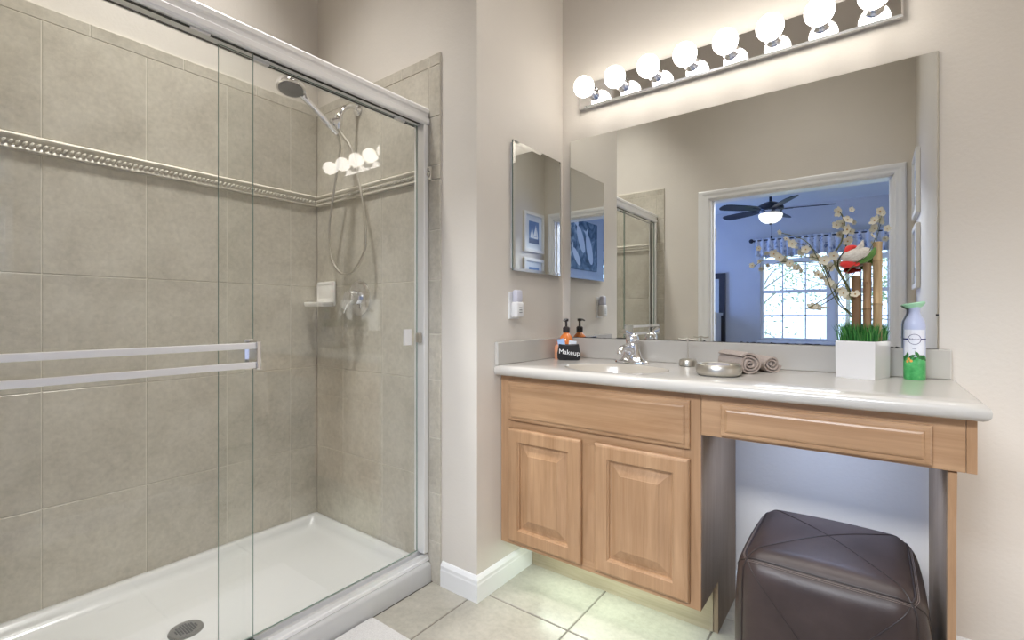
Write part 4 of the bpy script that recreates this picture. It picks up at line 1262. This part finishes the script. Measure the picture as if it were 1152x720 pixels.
for i, p in enumerate(FL):
    if bl0 is None:
        o = k.build('blossom', M['petal'], t, smooth=True, angle=180)
        for vv in o.data.vertices: vv.co += Vector(WORLD[t.name])      # petals are modelled round the blossom's own centre
        kk = MB().ball((0, 0, 0.10), 0.16, 10)
        c0 = kk.build('blossom_core', M['petal_core'], None, smooth=True)
        c0.parent = o
        bl0, core0 = o, c0
    else:
        o = bl0.copy(); COL.objects.link(o); o.parent = t
        c = core0.copy(); COL.objects.link(c); c.parent = o
    s = (0.0095 if i in SMALL else 0.0162) * random.uniform(0.9, 1.15)
    o.location = Vector(p) - pcen
    to_cam = Vector((random.gauss(0.1, 0.55), random.gauss(-1, 0.35), random.gauss(0.1, 0.5))).normalized()
    o.rotation_mode = 'QUATERNION'; o.rotation_quaternion = to_cam.to_track_quat('Z', 'Y')
    o.scale = (s, s, s)

# feathered bird ornament clipped on the canes
bc = Vector((-0.037, 1.915, 1.300))
t = thing('bird_ornament', 'small white, red and green feathered bird clipped to the bamboo canes', 'ornament', bc)
k = MB()
k.tube([bc + Vector(p) for p in ((-0.040, -0.006, -0.010), (-0.024, -0.004, -0.002), (0.0, 0, 0.004), (0.020, 0, 0.012), (0.034, 0.002, 0.020))], [0.007, 0.019, 0.022, 0.017, 0.006], 14, 5)
k.build('body', M['feather'], t, smooth=True)
k = MB().tube([bc + Vector(p) for p in ((-0.026, -0.002, 0.012), (-0.022, -0.002, 0.026), (-0.008, 0, 0.030), (0.006, 0, 0.026))], [0.010, 0.010, 0.007, 0.002], 10, 4)
k.build('crest', M['red_feather'], t, smooth=True)
k = MB().ball(bc + Vector((-0.026, -0.004, -0.025)), 0.016, 14, (1.3, 0.9, 0.8)).ball(bc + Vector((-0.004, -0.002, -0.026)), 0.010, 12, (1.3, 0.8, 0.7))
k.build('breast', M['red_feather'], t, smooth=True)
k = MB().tube([bc + Vector(p) for p in ((0.006, 0.001, -0.020), (0.024, 0.001, -0.012), (0.040, 0.002, 0.006), (0.048, 0.002, 0.024))], [0.006, 0.010, 0.010, 0.003], 10, 4)
k.build('tail', M['green_feather'], t, smooth=True)
k = MB().tube([bc + Vector(p) for p in ((0.004, -0.004, 0.020), (0.012, -0.004, 0.034), (0.016, -0.003, 0.050))], [0.010, 0.008, 0.001], 8, 3)
k.build('wing', M['feather'], t, smooth=True)

# spray can of air freshener
ax_, ay_ = 0.110, 1.978
t = thing('air_freshener_can', 'pale blue and green air freshener spray can right of the planter', 'spray can', (ax_, ay_, ZT))
cr = 0.0275
k = MB()
k.mat(1); k.lathe([(0.0, ZT), (cr - 0.002, ZT), (cr, ZT + 0.003), (cr, ZT + 0.072)], (ax_, ay_, 0), 40)
k.mat(0); k.lathe([(cr, ZT + 0.072), (cr, ZT + 0.170), (cr - 0.002, ZT + 0.184), (cr - 0.009, ZT + 0.200), (0.0145, ZT + 0.209), (0.014, ZT + 0.222), (0.017, ZT + 0.232), (0.0, ZT + 0.232)], (ax_, ay_, 0), 40)
k.build('can', [M['blue_lilac'], M['green_print']], t, smooth=True)
k = MB()
k.lathe([(0.0172, ZT + 0.226), (0.026, ZT + 0.234), (0.029, ZT + 0.240), (0.026, ZT + 0.243), (0.0, ZT + 0.241)], (ax_, ay_, 0), 32, sy=0.8)
k.rot(Matrix.Translation((ax_, ay_, ZT + 0.23)) @ Matrix.Rotation(R(-9), 4, 'Y') @ Matrix.Translation((-ax_, -ay_, -ZT - 0.23)))
k.build('spray_trigger', M['green_trigger'], t, smooth=True)
FACE = math.atan2(-ay_, -ax_)      # print faces the room


def wrap(k, z0, off, ang0=0.0):
    for v in k.bm.verts:
        a = FACE + ang0 + v.co.x / cr
        rr = cr + off + v.co.z
        v.co = Vector((ax_ + rr * math.cos(a), ay_ + rr * math.sin(a), z0 + v.co.y))
    return k


def decal(shape, z0, off, ang0=0.0):
    k = MB(); k.loft([[(x, y, 0.0) for x, y in shape], [(x, y, 0.0002) for x, y in shape]])
    return wrap(k, z0, off, ang0)


def ann(r0, r1, n=36):
    k = MB()
    o = [(r1 * math.cos(2 * math.pi * i / n), r1 * math.sin(2 * math.pi * i / n), 0.0002) for i in range(n)]
    q = [(r0 * math.cos(2 * math.pi * i / n), r0 * math.sin(2 * math.pi * i / n), 0.0002) for i in range(n)]
    k.loft([q, o], True, False, False); return k


zc = ZT + 0.128


def strip_shape(x0, y0, x1, y1, n=8):
    return [(x0 + (x1 - x0) * i / n, y0) for i in range(n + 1)] + [(x1 - (x1 - x0) * i / n, y1) for i in range(n + 1)]


k = MB()
for i in range(10):                                   # white upper label in narrow facets
    x0 = -0.030 + 0.006 * i
    k.loft([[(x0, -0.054, 0), (x0 + 0.006, -0.054, 0), (x0 + 0.006, 0.030, 0), (x0, 0.030, 0)], [(x0, -0.054, 0.0001), (x0 + 0.006, -0.054, 0.0001), (x0 + 0.006, 0.030, 0.0001), (x0, 0.030, 0.0001)]])
wrap(k, zc, 0.0001).build('label_panel', M['can_white'], t, smooth=True)
wrap(ann(0.0150, 0.0164), zc, 0.0006).build('logo_ring', M['navy'], t)
k = text_mesh('febreze', 0.0082, extrude=0.00005)
wrap(k, zc - 0.002, 0.0006).build('brand_lettering', M['navy'], t)
k = MB()
for i in range(6):
    for s_ in (1, -1):
        x0 = s_ * (0.0164 + 0.0035 * i); x1 = x0 + s_ * 0.0035
        k.loft([[(x0, -0.002, 0), (x1, -0.002, 0), (x1, 0.002, 0), (x0, 0.002, 0)], [(x0, -0.002, 0.0002), (x1, -0.002, 0.0002), (x1, 0.002, 0.0002), (x0, 0.002, 0.0002)]])
wrap(k, zc, 0.0006).build('logo_band', M['navy'], t)
k = text_mesh('AIR', 0.0065, extrude=0.00005); wrap(k, zc - 0.031, 0.0006).build('small_lettering', M['navy'], t)
random.seed(21)
kl = MB()
for i in range(11):
    lx = -0.030 + 0.006 * i; lz = random.uniform(-0.064, -0.046); a = random.uniform(0.4, 2.6); s_ = random.uniform(0.007, 0.011)
    shp = [(lx + s_ * (math.cos(a) * u - math.sin(a) * w), lz + s_ * (math.sin(a) * u + math.cos(a) * w)) for u, w in ((-1, 0), (-0.4, 0.42), (0.3, 0.40), (1, 0), (0.3, -0.40), (-0.4, -0.42))]
    kl.loft([[(x, y, 0.0) for x, y in shp], [(x, y, 0.0002) for x, y in shp]])
wrap(kl, zc, 0.0006).build('leaf_print', M['leaf_print'], t)
kl = MB()
for lx, lz in ((-0.014, -0.062), (-0.008, -0.068), (-0.018, -0.070)):
    shp = [(lx + 0.0042 * math.cos(q * 0.7), lz + 0.0042 * math.sin(q * 0.7)) for q in range(9)]
    kl.loft([[(x, y, 0.0) for x, y in shp], [(x, y, 0.0002) for x, y in shp]])
wrap(kl, zc, 0.0009).build('fruit_print', M['orange_print'], t)

# ------------------------------------------------------------------ leather ottoman in the knee space
OX0, OX1, OY0, OY1, OH = -0.296, 0.100, 1.420, 1.838, 0.452
oc = Vector(((OX0 + OX1) / 2, (OY0 + OY1) / 2, 0))
hx, hy, hz = (OX1 - OX0) / 2, (OY1 - OY0) / 2, OH / 2
RAD = 0.058


def omap(p, off=0.0):
    # p: point on the cube [-1,1]^3 -> softly padded rounded box
    x, y, z = p
    q = Vector((x * hx, y * hy, z * hz))
    core = Vector((max(-hx + RAD, min(hx - RAD, q.x)), max(-hy + RAD, min(hy - RAD, q.y)), max(-hz + RAD, min(hz - RAD, q.z))))
    d = q - core
    if d.length < 1e-9: d = Vector((0, 0, 1))
    n = d.normalized()
    ax = max(range(3), key=lambda i: abs(p[i]))
    uv = [p[i] for i in range(3) if i != ax]
    u_, v_ = uv
    puff = 0.019 * (1 - u_ * u_) * (1 - v_ * v_)
    seam_d = min(abs(u_ - v_), abs(u_ + v_)) / 1.414
    dip = -0.0012 * math.exp(-(seam_d / 0.03) ** 2)
    fl = Vector((0, 0, 0)); fl[ax] = 1 if p[ax] > 0 else -1
    r = core + n * (RAD + off) + fl * (puff + dip)
    bulge = 1 + 0.028 * (1 - z * z) * (1 if z > -1 else 0)
    r.x *= bulge; r.y *= bulge
    return oc + Vector((r.x, r.y, r.z + hz + 0.012))


t = thing('ottoman', 'dark brown leather cube ottoman tucked into the vanity knee space', 'ottoman', oc)
k = MB()
nn = 36
def cp(i): 
    s_ = -1 + 2 * i / nn
    return math.copysign(abs(s_) ** 0.8, s_)
for ax in range(3):
    for sg in (-1, 1):
        grid = []
        for i in range(nn + 1):
            row = []
            for j in range(nn + 1):
                p = [0, 0, 0]; p[ax] = sg; o_ = [q for q in range(3) if q != ax]
                p[o_[0]] = cp(i); p[o_[1]] = cp(j)
                row.append(k.bm.verts.new(omap(p)))
            grid.append(row)
        for i in range(nn):
            for j in range(nn):
                k.bm.faces.new((grid[i][j], grid[i + 1][j], grid[i + 1][j + 1], grid[i][j + 1]))
bmesh.ops.remove_doubles(k.bm, verts=k.bm.verts, dist=0.0002)
k.build('cushion', M['leather'], t, smooth=True, angle=180)


def face_line(ax, sg, a, c, n=40):
    out = []
    o_ = [q for q in range(3) if q != ax]
    for i in range(n + 1):
        f = i / n
        p = [0, 0, 0]; p[ax] = sg; p[o_[0]] = a[0] + (c[0] - a[0]) * f; p[o_[1]] = a[1] + (c[1] - a[1]) * f
        out.append(omap(p, 0.0006))
    return out


for ax, sg in ((2, 1), (1, -1), (0, 1), (0, -1), (1, 1)):
    k = MB()
    k.tube(face_line(ax, sg, (-1, -1), (1, 1)), 0.0016, 6).tube(face_line(ax, sg, (-1, 1), (1, -1)), 0.0016, 6)
    k.build('cross_seam', M['seam'], t, smooth=True)
# edge piping: along the top edges, and the four uprights, with double stitching beside it
for ends in (((-1, -1), (1, -1)), ((1, -1), (1, 1)), ((1, 1), (-1, 1)), ((-1, 1), (-1, -1))):
    k = MB(); k2 = MB()
    for zz, kk, rr in ((1.0, k, 0.0022), (0.955, k2, 0.0008), (0.93, k2, 0.0008)):
        pts = []
        for i in range(41):
            f = i / 40
            x = ends[0][0] + (ends[1][0] - ends[0][0]) * f; y = ends[0][1] + (ends[1][1] - ends[0][1]) * f
            pts.append(omap((x, y, zz), 0.0008))
        kk.tube(pts, rr, 6)
    k.build('edge_piping', M['seam'], t, smooth=True)
    k2.build('edge_stitching', M['stitch'], t)
for sx, sy in ((-1, -1), (1, -1), (1, 1), (-1, 1)):
    k = MB().tube([omap((sx, sy, -1 + 2 * i / 40), 0.0008) for i in range(41)], 0.0022, 6)
    k.build('corner_piping', M['seam'], t, smooth=True)
for sx in (-1, 1):
    for sy in (-1, 1):
        c = oc + Vector((sx * (hx - 0.06), sy * (hy - 0.06), 0))
        MB().lathe([(0.0, 0.0), (0.018, 0.0), (0.020, 0.020), (0.0, 0.020)], c, 16).build('foot', M['dark_wood'], t, smooth=True)
